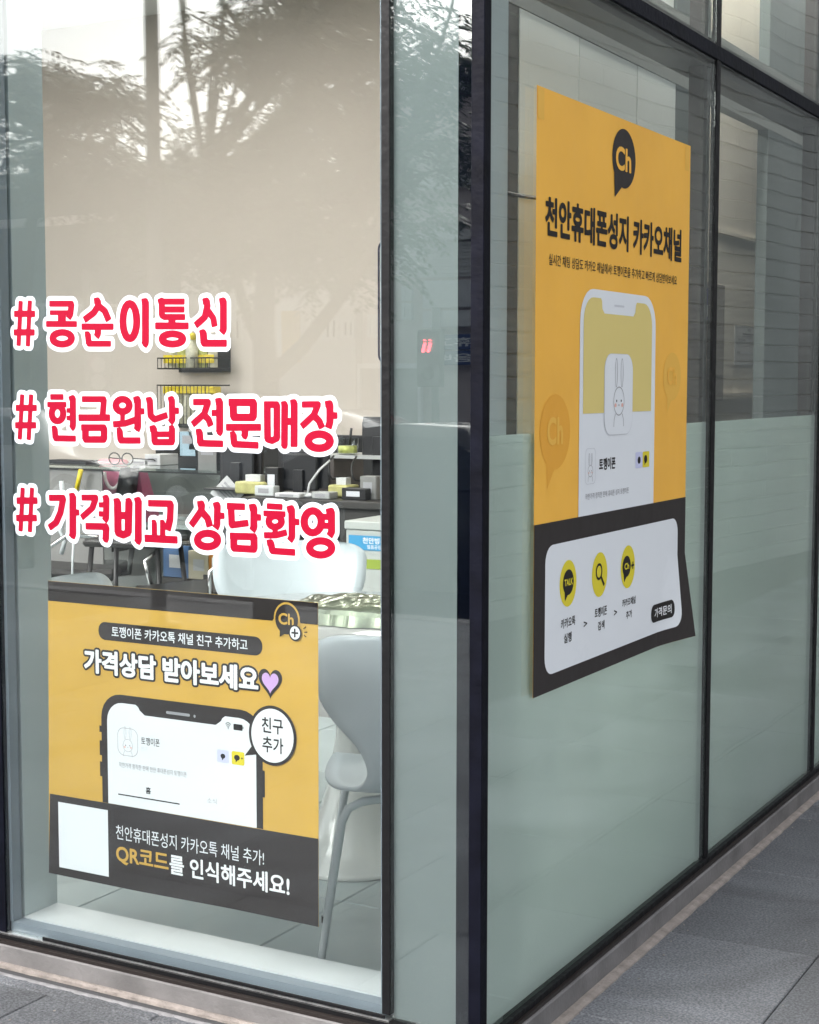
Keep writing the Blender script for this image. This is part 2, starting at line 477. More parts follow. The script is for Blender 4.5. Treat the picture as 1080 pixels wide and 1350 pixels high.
STICKERS = [[["#",[[[58],[[-12104,16422],[-12200,15388]]],[[58],[[-11820,16423],[-11910,15373]]],[[67],[[-12312,16132],[-11671,16118]]],[[67],[[-12335,15698],[-11698,15688]]]]],["콩",[[[62,81,77],[[-11215,16342],[-10548,16325],[-10593,16084],[-10656,16000]]],[[46],[[-11205,16135],[-10593,16122]]],[[112],[[-10847,16089],[-10852,15896]]],[[62],[[-11325,15877],[-10406,15860]]],[[90,83,76,72,70,70,73,77,85,92,91,84,77,72,70,70,72,77,84,90],[[-10565,15535],[-10580,15494],[-10621,15456],[-10685,15427],[-10765,15409],[-10853,15403],[-10941,15411],[-11021,15431],[-11084,15462],[-11124,15501],[-11137,15543],[-11122,15585],[-11080,15622],[-11016,15651],[-10935,15669],[-10847,15675],[-10759,15667],[-10680,15646],[-10618,15615],[-10578,15577],[-10565,15535]]]]],["순",[[[66,84,79,73],[[-9875,16366],[-9771,16379],[-9759,16257],[-9891,16107],[-10178,15948]]],[[73,81],[[-9749,16256],[-9569,16138],[-9460,15923]]],[[65],[[-10257,15796],[-9330,15780]]],[[84,80],[[-9774,15761],[-9787,15616],[-9833,15556]]],[[61,80,61],[[-10160,15622],[-10080,15621],[-10055,15405],[-9411,15398]]]]],["이",[[[91,91,89,85,75,75,85,90,92,92,92,91,90,85,75,74,84,89,91,91],[[-8654,15893],[-8666,15772],[-8696,15664],[-8741,15578],[-8797,15523],[-8859,15504],[-8920,15524],[-8974,15581],[-9016,15669],[-9043,15779],[-9050,15900],[-9038,16021],[-9008,16130],[-8962,16216],[-8906,16270],[-8845,16288],[-8784,16267],[-8730,16210],[-8688,16123],[-8662,16014],[-8654,15893]]],[[72,91,85],[[-8499,16309],[-8398,16322],[-8414,15401],[-8462,15349]]]]],["통",[[[65,77,66,60],[[-8034,16292],[-7940,16327],[-7945,16012],[-7868,15968],[-7306,15956]]],[[60],[[-7973,16310],[-7315,16294]]],[[60],[[-7934,16136],[-7322,16122]]],[[90],[[-7664,15931],[-7666,15812]]],[[69],[[-8127,15777],[-7214,15761]]],[[85,78,73,70,69,70,71,74,79,86,86,79,73,71,69,69,70,73,78,85],[[-7369,15477],[-7384,15443],[-7425,15412],[-7489,15388],[-7570,15373],[-7659,15368],[-7748,15375],[-7829,15392],[-7893,15418],[-7934,15450],[-7947,15485],[-7933,15520],[-7891,15551],[-7826,15575],[-7745,15589],[-7656,15594],[-7566,15587],[-7486,15570],[-7423,15544],[-7383,15512],[-7369,15477]]]]],["신",[[[65,79,79,72],[[-6812,16277],[-6710,16296],[-6693,16178],[-6763,15945],[-7018,15768]]],[[69,73],[[-6668,16071],[-6538,15919],[-6501,15738]]],[[69,84,80],[[-6363,16266],[-6263,16284],[-6270,15660],[-6318,15597]]],[[72,88,70],[[-6900,15584],[-6810,15604],[-6796,15377],[-6190,15370]]]]]],[["#",[[[58],[[-12114,14231],[-12222,13183]]],[[58],[[-11835,14232],[-11941,13176]]],[[67],[[-12319,13920],[-11675,13925]]],[[68],[[-12351,13509],[-11706,13517]]]]],["현",[[[59],[[-11237,14184],[-10851,14185]]],[[55],[[-11334,14006],[-10768,14010]]],[[87,84,79,72,67,68,75,82,86,88,87,85,80,73,67,68,75,81,85,87],[[-10860,13802],[-10869,13748],[-10895,13699],[-10935,13659],[-10984,13634],[-11038,13624],[-11092,13632],[-11141,13657],[-11179,13696],[-11202,13745],[-11210,13799],[-11200,13854],[-11174,13903],[-11134,13943],[-11084,13968],[-11030,13977],[-10976,13969],[-10928,13944],[-10890,13906],[-10867,13857],[-10860,13802]]],[[70,86,78],[[-10663,14120],[-10561,14159],[-10575,13505],[-10627,13458]]],[[47],[[-10745,13874],[-10593,13875]]],[[47],[[-10749,13698],[-10596,13700]]],[[63,83,63],[[-11208,13437],[-11125,13450],[-11110,13223],[-10495,13226]]]]],["금",[[[62,79],[[-10283,14138],[-9633,14141],[-9681,13768]]],[[70],[[-10393,13710],[-9469,13720]]],[[70,89,70,91],[[-10317,13482],[-9646,13491],[-9652,13221],[-10202,13211],[-10197,13472]]]]],["완",[[[87,83,77,72,69,70,74,79,85,88,88,83,77,72,69,69,73,79,84,87],[[-8900,14004],[-8911,13961],[-8939,13921],[-8983,13890],[-9037,13869],[-9098,13862],[-9158,13868],[-9212,13888],[-9255,13919],[-9282,13958],[-9291,14001],[-9281,14045],[-9252,14085],[-9208,14116],[-9153,14137],[-9093,14144],[-9032,14137],[-8979,14118],[-8936,14087],[-8909,14048],[-8900,14004]]],[[59],[[-9099,13812],[-9102,13640]]],[[65,66],[[-9373,13572],[-9030,13595],[-8722,13683]]],[[69,87,84],[[-8768,14119],[-8656,14146],[-8667,13513],[-8702,13447]]],[[61],[[-8613,13874],[-8478,13875]]],[[65,83,65],[[-9263,13416],[-9189,13429],[-9169,13207],[-8600,13217]]]]],["납",[[[65,81,74,65],[[-8407,14110],[-8311,14133],[-8298,13782],[-8185,13697],[-7828,13798]]],[[65,80,74],[[-7785,14125],[-7695,14151],[-7688,13695],[-7750,13627]]],[[64],[[-7638,13894],[-7507,13895]]],[[65,81,64,80,64],[[-8317,13476],[-8207,13500],[-8193,13187],[-7705,13196],[-7700,13507],[-7771,13491]]],[[56],[[-8190,13364],[-7693,13372]]]]],["전",[[[63,76,69],[[-7100,14091],[-6696,14094],[-6805,13835],[-7130,13597]]],[[72,77],[[-6828,13823],[-6692,13714],[-6634,13574]]],[[70,86,80],[[-6492,14095],[-6387,14114],[-6395,13452],[-6436,13408]]],[[63],[[-6599,13855],[-6440,13857]]],[[67,83,67],[[-7031,13424],[-6938,13437],[-6923,13188],[-6312,13185]]]]],["문",[[[73,88,73,90],[[-6144,14090],[-5490,14094],[-5502,13771],[-6018,13766],[-6032,14080]]],[[69],[[-6218,13547],[-5306,13560]]],[[80,76],[[-5717,13536],[-5727,13382],[-5763,13334]]],[[66,81,66],[[-6107,13376],[-6031,13392],[-6006,13184],[-5375,13170]]]]],["매",[[[65,78,67,67,79],[[-5214,14049],[-4887,14051],[-4893,13331],[-5015,13279],[-5133,13309],[-5135,14031]]],[[65,78,75],[[-4766,14045],[-4684,14060],[-4699,13191],[-4721,13147]]],[[68,81],[[-4534,14082],[-4444,14097],[-4454,13160]]],[[68],[[-4696,13694],[-4459,13697]]]]],["장",[[[60,70,66],[[-4244,14056],[-3842,14065],[-3949,13838],[-4259,13592]]],[[71,74],[[-3949,13827],[-3815,13712],[-3748,13571]]],[[67,79,78],[[-3662,14060],[-3550,14078],[-3551,13690],[-3594,13573]]],[[63],[[-3509,13832],[-3372,13833]]],[[87,82,78,75,74,75,77,80,85,89,88,83,78,76,75,75,76,79,84,87],[[-3549,13295],[-3562,13249],[-3601,13206],[-3661,13172],[-3737,13150],[-3822,13141],[-3906,13146],[-3983,13166],[-4043,13198],[-4082,13239],[-4096,13285],[-4082,13331],[-4042,13374],[-3981,13408],[-3905,13430],[-3820,13439],[-3736,13433],[-3660,13413],[-3600,13381],[-3562,13340],[-3549,13295]]]]]],[["#",[[[59],[[-12157,12025],[-12253,10996]]],[[58],[[-11865,12035],[-11961,10989]]],[[72],[[-12352,11717],[-11709,11741]]],[[72],[[-12379,11301],[-11740,11328]]]]],["가",[[[67,86,83,73],[[-11335,11822],[-10905,11837],[-10996,11490],[-11141,11246],[-11352,11117]]],[[75,97,93],[[-10709,11868],[-10612,11887],[-10632,10992],[-10669,10920]]],[[63],[[-10569,11508],[-10431,11513]]]]],["격",[[[63,78,69],[[-10342,11862],[-9919,11877],[-10034,11627],[-10358,11398]]],[[67,85,78],[[-9704,11854],[-9609,11884],[-9628,11410],[-9679,11349]]],[[54],[[-9832,11713],[-9632,11721]]],[[55],[[-9836,11506],[-9636,11507]]],[[71,90,85],[[-10235,11204],[-9627,11219],[-9643,10942],[-9674,10890]]]]],["비",[[[77,99,83,79,98,78],[[-9383,11788],[-9284,11811],[-9282,11096],[-9126,11053],[-8987,11109],[-8950,11824],[-9028,11801]]],[[77],[[-9290,11490],[-8970,11503]]],[[74,92,86],[[-8779,11830],[-8677,11861],[-8697,10950],[-8737,10890]]]]],["교",[[[69,85,84],[[-8393,11806],[-7763,11819],[-7783,11470],[-7858,11220]]],[[53,67],[[-8294,11371],[-8232,11382],[-8228,11031]]],[[53,67],[[-8055,11382],[-7993,11392],[-7998,11042]]],[[77],[[-8508,11006],[-7587,11013]]]]],["상",[[[67,83,77],[[-7015,11832],[-6899,11852],[-6915,11694],[-7198,11359]]],[[79,83],[[-6901,11676],[-6742,11533],[-6685,11356]]],[[67,82,78],[[-6578,11812],[-6473,11842],[-6492,11395],[-6534,11322]]],[[63],[[-6444,11601],[-6294,11608]]],[[90,83,78,75,75,76,79,83,89,93,91,84,78,75,75,76,78,83,88,92],[[-6478,11068],[-6492,11021],[-6531,10977],[-6592,10941],[-6669,10916],[-6755,10904],[-6840,10907],[-6917,10924],[-6978,10955],[-7017,10994],[-7030,11040],[-7016,11087],[-6976,11131],[-6914,11167],[-6836,11192],[-6751,11204],[-6666,11200],[-6589,11183],[-6529,11153],[-6490,11113],[-6478,11068]]]]],["담",[[[67],[[-6214,11826],[-5743,11826]]],[[81,66],[[-6111,11819],[-6092,11413],[-5657,11480]]],[[70,84,79],[[-5618,11809],[-5502,11831],[-5507,11384],[-5556,11315]]],[[63],[[-5478,11613],[-5323,11612]]],[[70,85,71,86],[[-6140,11170],[-5504,11186],[-5506,10913],[-6044,10907],[-6041,11174]]]]],["환",[[[58],[[-5158,11867],[-4765,11860]]],[[55],[[-5247,11706],[-4689,11711]]],[[77,74,69,66,65,66,69,74,77,79,78,74,70,66,65,66,69,73,77,78],[[-4785,11551],[-4793,11514],[-4817,11479],[-4854,11451],[-4900,11432],[-4952,11424],[-5003,11427],[-5049,11442],[-5086,11467],[-5109,11500],[-5117,11537],[-5108,11574],[-5085,11609],[-5047,11637],[-5001,11656],[-4950,11664],[-4899,11660],[-4852,11645],[-4816,11620],[-4793,11588],[-4785,11551]]],[[61],[[-4952,11409],[-4953,11263]]],[[62,62],[[-5238,11231],[-4931,11246],[-4657,11321]]],[[65,78,73],[[-4636,11811],[-4523,11841],[-4519,11230],[-4580,11143]]],[[62],[[-4474,11557],[-4336,11556]]],[[65,79,66],[[-5160,11063],[-5064,11083],[-5030,10902],[-4444,10900]]]]],["영",[[[84,82,78,74,72,73,78,82,85,86,85,82,79,74,72,73,77,82,84,85],[[-3775,11588],[-3786,11516],[-3817,11449],[-3865,11396],[-3925,11360],[-3992,11345],[-4059,11353],[-4119,11384],[-4167,11433],[-4198,11497],[-4208,11569],[-4197,11642],[-4165,11708],[-4117,11762],[-4056,11798],[-3989,11812],[-3923,11803],[-3863,11772],[-3815,11723],[-3785,11659],[-3775,11588]]],[[68,80,76],[[-3643,11790],[-3522,11823],[-3519,11385],[-3574,11293]]],[[57],[[-3749,11696],[-3560,11697]]],[[57],[[-3729,11508],[-3561,11508]]],[[82,77,73,72,71,73,75,78,83,86,84,78,74,72,71,72,74,77,81,84],[[-3517,11046],[-3530,10999],[-3570,10955],[-3631,10919],[-3709,10893],[-3795,10881],[-3881,10884],[-3959,10901],[-4021,10931],[-4061,10971],[-4075,11017],[-4061,11065],[-4020,11109],[-3958,11145],[-3880,11171],[-3794,11182],[-3708,11179],[-3630,11162],[-3569,11132],[-3530,11092],[-3517,11046]]]]]]]
# ------------------------------------------------------------------ materials
M_GLASS = glass_mat('clear glass front', (.925, .947, .946), .066, .012)
M_GLASS_R = glass_mat('clear glass side', (.965, .982, .974), .065, .045)
M_BLACKGLASS = mat('black back painted glass', (.003, .004, .008), .03, spec=.3)
M_FRAME = mat('dark anodised aluminium', (.004, .0045, .009), .5, .0, var=.5, scale=14, bump=.12, spec=.08)
M_FRAMEBR = mat('brown black inner frame', (.020, .015, .013), .4, .0)
M_SEAL = mat('black silicone seal', (.006, .006, .007), .5, bump=.3, bscale=40, spec=.2)
M_ALU = mat('satin aluminium', (.75, .76, .76), .28, .9, var=.25, scale=5, stretch=(6, 6, .6))
M_GREYALU = mat('grey blue frame profile', (.22, .26, .30), .5, .1)
M_SPAN = mat('grey painted panel', (.155, .185, .182), .7, var=.04, scale=3)
M_COLUMN = mat('pale grey painted column', (.46, .52, .52), .8, var=.04, scale=3)
M_BOARD = mat('off white lining board', (.70, .73, .69), .8, var=.04, scale=2)
M_BEIGE = mat('beige wall paint', (.62, .555, .49), .85, var=.03, scale=1.5, bump=.05, bscale=120)
M_BEIGE2 = mat('cream wall paint', (.74, .69, .60), .85, var=.03, scale=1.5)
M_GREYWALL = mat('grey painted wall', (.085, .105, .105), .8, var=.05, scale=2)
M_DARKGREY = mat('dark grey bulkhead paint', (.17, .18, .17), .7, var=.05, scale=2)
M_WHITE = mat('white ledge paint', (.56, .59, .60), .5, var=.05, scale=6)
M_CEIL = mat('white ceiling board', (.75, .75, .73), .9)
M_STONE = mat('dusty grey plinth stone', (.165, .158, .156), .7, var=.25, scale=9, bump=.2, bscale=90)
M_MORTAR = mat('beige mortar', (.29, .255, .23), .9, var=.25, scale=25, bump=.5, bscale=120)
M_MORTAR2 = mat('pale joint mortar', (.24, .235, .24), .9, var=.3, scale=30, bump=.4, bscale=120)
M_ASPH = mat('asphalt', (.035, .035, .037), .9, var=.2, scale=14, bump=.4, bscale=90)
M_GROUT = mat('dark joint', (.06, .06, .062), .9)
M_EARTH = mat('far ground', (.12, .12, .11), .95, var=.2, scale=.4)

def paving_mat(name, a, b, c):
    m = mat(name, a, .82, var=.01, scale=3, bump=.35, bscale=140)
    n = m.node_tree.nodes; l = m.node_tree.links
    bs = n['Principled BSDF']
    tc = [x for x in n if x.type == 'TEX_COORD'][0]
    t1 = n.new('ShaderNodeTexNoise'); t1.inputs['Scale'].default_value = 170; t1.inputs['Detail'].default_value = 2
    t2 = n.new('ShaderNodeTexNoise'); t2.inputs['Scale'].default_value = 1.7; t2.inputs['Detail'].default_value = 7; t2.inputs['Distortion'].default_value = .8
    ge = n.new('ShaderNodeNewGeometry')
    l.new(ge.outputs['Position'], t1.inputs['Vector']); l.new(ge.outputs['Position'], t2.inputs['Vector'])
    oi = n.new('ShaderNodeObjectInfo')
    r1 = n.new('ShaderNodeValToRGB'); r1.color_ramp.elements[0].position = .36; r1.color_ramp.elements[1].position = .66
    r1.color_ramp.elements[0].color = (*a, 1); r1.color_ramp.elements[1].color = (*b, 1)
    r2 = n.new('ShaderNodeValToRGB'); r2.color_ramp.elements[0].position = .35; r2.color_ramp.elements[1].position = .68
    r2.color_ramp.elements[0].color = (.50, .49, .48, 1); r2.color_ramp.elements[1].color = (1.18, 1.18, 1.18, 1)
    l.new(t1.outputs['Fac'], r1.inputs[0]); l.new(t2.outputs['Fac'], r2.inputs[0])
    mx = n.new('ShaderNodeMix'); mx.data_type = 'RGBA'; mx.blend_type = 'MULTIPLY'; mx.inputs['Factor'].default_value = 1
    l.new(r1.outputs[0], mx.inputs['A']); l.new(r2.outputs[0], mx.inputs['B'])
    mr = n.new('ShaderNodeMapRange'); mr.inputs['To Min'].default_value = .86; mr.inputs['To Max'].default_value = 1.1
    l.new(oi.outputs['Random'], mr.inputs['Value'])
    vm = n.new('ShaderNodeVectorMath'); vm.operation = 'SCALE'
    l.new(mx.outputs['Result'], vm.inputs[0]); l.new(mr.outputs[0], vm.inputs['Scale'])
    l.new(vm.outputs[0], bs.inputs['Base Color'])
    return m
M_PAVE = paving_mat('grey granite paving', (.105, .112, .124), (.225, .235, .255), None)
M_TILE = mat('grey green floor tile', (.34, .39, .39), .35, var=.1, scale=3, bump=.02)

# ------------------------------------------------------------------ setting: ground, pavement, road
def sheet(name, x0, y0, x1, y1, z, m, **k):
    mb = MB(); mb.add([(x0, y0, z), (x1, y0, z), (x1, y1, z), (x0, y1, z)], [(0, 1, 2, 3)])
    return tag(mb.build(name, m), **k)
sheet('ground', -300, -300, 300, 300, -.45, M_EARTH, kind='structure')
GZ = .03
t = MB(); t.box(-40, -5.35, -.44, 14, .0, GZ - .012); t.box(.0, .0, -.44, 14, 30, GZ - .012)
walk = tag(t.build('sidewalk', M_GROUT), kind='structure')
t = MB(); t.box(-60, -5.52, -.44, 60, -5.36, GZ + .002, b=.01)
tag(t.build('kerb', M_MORTAR2), kind='structure')
t = MB(); t.box(-80, -15.0, -.44, 80, -5.53, -.27)
road = tag(t.build('road', M_ASPH), kind='structure')
t = MB()
for k in range(-8, 8): t.box(k * 5.0, -10.35, -.269, k * 5.0 + 2.6, -10.22, -.264)
t.build('lane_marking', mat('road paint', (.7, .7, .68), .7), road)
t = MB(); t.box(-60, -15.2, -.44, 60, -15.02, .02, b=.01)
tag(t.build('kerb', M_MORTAR2), kind='structure')
t = MB(); t.box(-60, -18.2, -.44, 60, -15.22, .0)
tag(t.build('sidewalk', mat('far pavement', (.24, .23, .22), .9, var=.2, scale=2)), kind='structure')

slabmesh = {}
def slab(x0, y0, x1, y1, z, th, m, parent, name='paving_slab'):
    w, d = x1 - x0, y1 - y0
    key = (round(w, 3), round(d, 3), m.name)
    if key not in slabmesh:
        mb = MB(); mb.box(0, 0, -th, w, d, 0, b=.003)
        o = mb.build(name, m)
        slabmesh[key] = o.data
    else:
        o = bpy.data.objects.new(name, slabmesh[key]); COL.objects.link(o)
    o.parent = parent
    o.location = Vector((x0, y0, z)) - world_off(parent)
    return o
G = .0013
random.seed(3)
ys = [1.62 - .61 * 3 + .61 * k for k in range(0, 16)]
xs = [.034, .43, 1.03, 1.63]
for j in range(len(ys) - 1):
    for i in range(len(xs) - 1):
        a, b = ys[j], ys[j + 1]
        if a < .0: a = .0
        dz = random.uniform(-.0012, .0012)
        slab(xs[i] + G, a + G, xs[i + 1] - G, b - G, GZ + dz, .02, M_PAVE, walk)
yl = [-.03, -.105, -.705, -1.305, -1.905, -2.505, -3.105, -3.705, -4.305, -4.905, -5.35]
for j in range(len(yl) - 1):
    off = .3 * (j % 2)
    for i in range(-9, 6):
        x0 = i * .6 + .43 - off
        dz = random.uniform(-.001, .001)
        slab(x0 + G, yl[j + 1] + G, x0 + .6 - G, yl[j] - G, GZ + dz, .02, M_PAVE, walk)

# ------------------------------------------------------------------ the shop building
B = thing('shop_building', 'glass walled shop corner with dark mullions, frosted lower film and stone plinth', 'building', (0, 0, GZ))
def part(name, m, *boxes, parent=None, bev=0.0):
    mb = MB()
    for b in boxes: mb.box(*b, b=bev)
    return mb.build(name, m, parent if parent is not None else B)

# plinth: a stone band, then mortar running out to the paving
part('plinth_stone', M_STONE, (-6, -.028, GZ - .02, .026, .02, .086), bev=.003)
part('plinth_cap', M_FRAMEBR, (-6, -.024, .0865, .022, .03, .0945))
part('plinth_stone', M_STONE, (.0, .021, GZ - .02, .026, 14, .086), bev=.003)
part('plinth_cap', M_FRAMEBR, (.0, .031, .0865, .020, 14, .0945))
def rough_strip(name, m, a, b, along, w0, w1, z0, z1, n=90, j=.004):
    """a hand laid strip with an uneven outer edge"""
    mb = MB(); vv = []; ff = []
    for i in range(n + 1):
        t_ = a + (b - a) * i / n
        e = w1 + random.uniform(-j, j)
        f = w1 * .5 + w0 * .5
        for w, z in ((w0, z0), (w0, z1), (f, z1 + random.uniform(-.001, .001)), (e, z1 - .004), (e + (w1 - w0) * .1, z0)):
            vv.append((t_, w, z) if along == 0 else (w, t_, z))
    for i in range(n):
        for k in range(4): ff.append((i * 5 + k, i * 5 + k + 1, i * 5 + 6 + k, i * 5 + 5 + k))
    mb.add(vv, ff)
    return mb.build(name, m, B)
rough_strip('mortar_strip', M_MORTAR, -3, .03, 0, -.0285, -.042, GZ - .01, .044, 150, .003)
rough_strip('mortar_strip', M_GROUT, -3, .03, 0, -.044, -.060, GZ - .01, .034, 100, .002)
rough_strip('mortar_strip', M_MORTAR2, -3, .04, 0, -.062, -.071, GZ - .01, .0345, 150, .003)
rough_strip('mortar_strip', M_MORTAR, .0, 9, 1, .0265, .050, GZ - .01, .038, 200, .0018)

# bottom rails
part('bottom_rail', M_SEAL, (-6, -.012, .0945, -.0225, .03, .1045))
part('bottom_rail', M_ALU, (-6, -.006, .105, -.2105, .03, .1075))
part('bottom_rail', M_GREYALU, (-1.294, .012, .1078, -.229, .045, .131))
part('bottom_rail', M_SEAL, (-1.18, -.0035, .1078, -.222, .0, .1165), bev=.001)
part('bottom_rail', M_SEAL, (.0, .021, .0945, .012, 14, .108))

# glass panes, front (along x) and side (along y)
GT = .010
def pane_x(x0, x1, z0, z1, m=None): return part('window_pane', m or M_GLASS, (x0, .0, z0, x1, GT, z1))
def pane_y(y0, y1, z0, z1): return part('window_pane', M_GLASS_R, (-GT, y0, z0, .0, y1, z1))
ZT = 2.348
pane_x(-1.296, -.2295, .1082, 4.2)
pane_x(-.2095, -.0225, .1082, 4.2)
pane_x(-3.2, -1.335, .1082, 4.2)
mull_x = [(-.229, -.210)]
part('mullion', M_SEAL, (-.229, -.003, .118, -.210, .03, 4.2))
part('mullion', M_GREYALU, (-.240, .0115, .132, -.2295, .035, 4.2))
part('mullion', M_FRAME, (-1.334, -.004, .1078, -1.2965, .05, 4.2))
part('mullion', M_GREYALU, (-1.2955, .0115, .132, -1.286, .04, 4.2))
# painted panel and column behind the narrow corner pane
part('spandrel_panel', M_SPAN, (-.2085, .012, .108, -.0605, .019, 4.2))
part('spandrel_panel', M_BLACKGLASS, (-.0600, .0105, .108, -.0230, .019, 4.2))
part('corner_post', M_FRAME, (-.022, -.009, .0945, .007, .0195, 4.2), bev=.0015)
part('corner_post', M_SEAL, (-.001, .0198, .0945, .0045, .0255, 4.2))

my = [(1.412, 1.452), (2.560, 2.600), (3.71, 3.75), (4.86, 4.90), (6.0, 6.04), (7.15, 7.19)]
y0 = .026
for k, (a, b) in enumerate(my):
    f = pane_y(y0, a - .0005, .1085, ZT - .020)
    mb = MB(); mb.box(-.0145, y0 + .002, .1085, -.0108, a - .003, 1.344); mb.build('frosted_film', film_mat() if k == 0 else bpy.data.materials['frosted film'], f)
    pane_y(y0, a - .0005, ZT + .020, 4.2)
    w = .018
    c = (a + b) / 2
    part('mullion', M_SEAL, (-.012, c - w / 2 - .011, .1085, .004, c + w / 2 + .002, 4.2))
    part('mullion', M_ALU, (-.034, c - .034, .1, -.0170, c - .012, 4.2))
    part('mullion', M_FRAMEBR, (-.060, c - .066, .1, -.0180, c - .0345, 4.2))
    y0 = c + w / 2 + .0025
part('transom', M_FRAME, (-.0120, .0262, ZT - .019, .0055, 7.4, ZT + .019), bev=.001)
part('transom', M_FRAMEBR, (-.115, .0262, ZT - .040, -.0155, 7.4, ZT + .040))
part('transom', M_SEAL, (-.0108, .0262, ZT - .0225, -.0001, 7.4, ZT - .0195))
part('inner_rail', M_FRAMEBR, (-.11, .216, .09, -.030, 1.32, .150), (-.11, 1.48, .09, -.030, 2.47, .150))
# column, lining board with its joints, bulkhead
part('column', M_COLUMN, (-.205, .0201, GZ, -.050, .2150, 4.2))
part('lining_board', M_BOARD, (-.33, .80, GZ, -.300, 1.170, 2.375))
part('lining_board', M_BOARD, (-.33, 1.176, GZ, -.3005, 1.60, 2.375))
part('lining_board', M_BOARD, (-.33, 1.606, GZ, -.300, 1.93, 2.375))
part('lining_board', M_FRAMEBR, (-.34, .735, GZ, -.302, .798, 2.375))  # dark strip standing in for the contact shadow beside the column
part('bulkhead', M_DARKGREY, (-.34, .60, 2.377, -.2985, 7.5, 2.60))
part('upper_wall', M_BOARD, (-.34, .735, 2.601, -.31, 1.93, 4.2))
part('wall_cable', M_SEAL, (0, 0, 0, .001, .001, .001))
ob = B.children[-1]; bpy.data.objects.remove(ob)
mb = MB()
pts = [ax_(x, y, -.29) for x, y in ((636, 247), (660, 252), (685, 258), (706, 261))]
mb.tube(pts, .005, 6); mb.build('cable', M_SEAL, B)
# side room behind the second pane: cream wall with ledge, grey pier
part('cream_wall', M_BEIGE2, (-.65, 2.2, GZ, -.60, 4.29, 3.6))
part('wall_ledge', M_BEIGE2, (-.5995, 3.20, 2.045, -.590, 3.925, 2.062))
part('wall_ledge', M_BEIGE2, (-.5995, 3.20, 1.390, -.588, 3.925, 1.412))
part('grey_pier', M_GREYWALL, (-.34, 2.925, GZ, -.3005, 7.5, 4.2))
part('grey_partition', M_GREYWALL, (-.34, 1.935, GZ, -.3005, 2.215, 4.2))
# roof slab and upper storeys
part('roof', M_DARKGREY, (-7.2, .35, 4.21, .3, 9.4, 4.5))
part('upper_storey', M_GREYWALL, (-7.2, .0, 4.2, .0, 9.4, 9.5))

# interior shell
IZ = GZ
sheet('shop_floor', -7, .17, -.21, 4.3, IZ - .012, M_GROUT, kind='structure')
fl = bpy.data.objects['shop_floor']
for i in range(11):
    for j in range(7):
        xa = -.22 - (i + 1) * .6; ya = .19 + j * .6
        slab(xa + G, ya + G, xa + .6 - G, min(ya + .6, 4.29) - G, IZ, .01, M_TILE, fl, 'floor_tile')
def struct(name, m, *boxes):
    mb = MB()
    for b in boxes: mb.box(*b)
    return tag(mb.build(name, m), kind='structure')
struct('shop_back_wall', M_BEIGE, (-7.1, 4.3, 0, -.66, 4.4, 3.62))
struct('shop_side_wall', M_BEIGE, (-7.1, .3, 0, -7.0, 4.29, 3.62))
struct('shop_ceiling', M_CEIL, (-7.1, .05, 3.50, -.66, 4.295, 3.6))
struct('window_ledge', M_WHITE, (-1.284, .046, 0, -.242, .166, .134))
struct('window_reveal', M_COLUMN, (-1.46, .051, 0, -1.285, .168, 3.49))
# ------------------------------------------------------------------ lamps inside the shop
M_LAMP = mat('lamp diffuser', (.9, .9, .9), .5, emis=(1, .95, .90), estr=10.5)
k = 0
for (x, y, w) in ((-4.6, 2.7, 'by the side wall'), (-2.9, 2.7, 'over the middle of the shop'), (-1.2, 2.2, 'nearest the street corner')):
    L = thing('ceiling_light', 'recessed square ceiling light ' + w, 'ceiling light', (x, y, 3.49), 'ceiling lights of the shop')
    mb = MB(); mb.box(x - .32, y - .32, 3.480, x - .30, y + .32, 3.499); mb.box(x + .30, y - .32, 3.480, x + .32, y + .32, 3.499); mb.box(x - .299, y - .32, 3.480, x + .299, y - .30, 3.499); mb.box(x - .299, y + .30, 3.480, x + .299, y + .32, 3.499)
    mb.build('frame', M_WHITE, L)
    mb = MB(); mb.box(x - .298, y - .298, 3.486, x + .298, y + .298, 3.498); mb.build('diffuser', M_LAMP, L)
# unseen strong lamp, added to brighten the side corridor and the film
L = thing('ceiling_light', 'added unseen ceiling light brightening the narrow side room', 'ceiling light', (-.2, 2.6, 3.49))
mb = MB(); mb.box(-.26, .6, 3.45, -.16, 5.4, 3.48); mb.build('diffuser', mat('added side fill', (.9, .9, .9), .5, emis=(1, .95, .88), estr=32), L)
mb = MB(); mb.box(-.27, .58, 3.481, -.15, 5.42, 3.50); mb.build('frame', M_WHITE, L)

L = thing('ceiling_light', 'added unseen strip light brightening the cream wall behind the grey pier', 'ceiling light', (-.47, 3.2, 3.49))  # extra lamp out of view, added to light the cream wall
part('frame', M_WHITE, (-.545, 2.2, 3.481, -.395, 4.2, 3.50), parent=L)
part('diffuser', mat('added rear fill', (.9, .9, .9), .5, emis=(1, .95, .88), estr=11), (-.535, 2.21, 3.45, -.405, 4.19, 3.48), parent=L)
# grit and small litter on the paving
mb = MB(); rnd = random.Random(2)
for k in range(150):
    if k < 95: x, y = rnd.uniform(.06, .9), rnd.uniform(.1, 3.5)
    else: x, y = rnd.uniform(-1.6, .2), rnd.uniform(-.6, -.09)
    if rnd.random() < .4: x = .055 + abs(rnd.gauss(0, .03)) if k < 95 else x
    s_ = rnd.uniform(.0012, .0045)
    mb.box(x, y, GZ + .0012, x + s_, y + s_ * rnd.uniform(.5, 1.5), GZ + .0012 + s_ * .5, Matrix.Translation((x, y, 0)) @ Matrix.Rotation(rnd.uniform(0, 3), 4, 'Z') @ Matrix.Translation((-x, -y, 0)))
tag(mb.build('grit', mat('grit', (.25, .23, .21), .9, var=.6, scale=3)), kind='stuff')
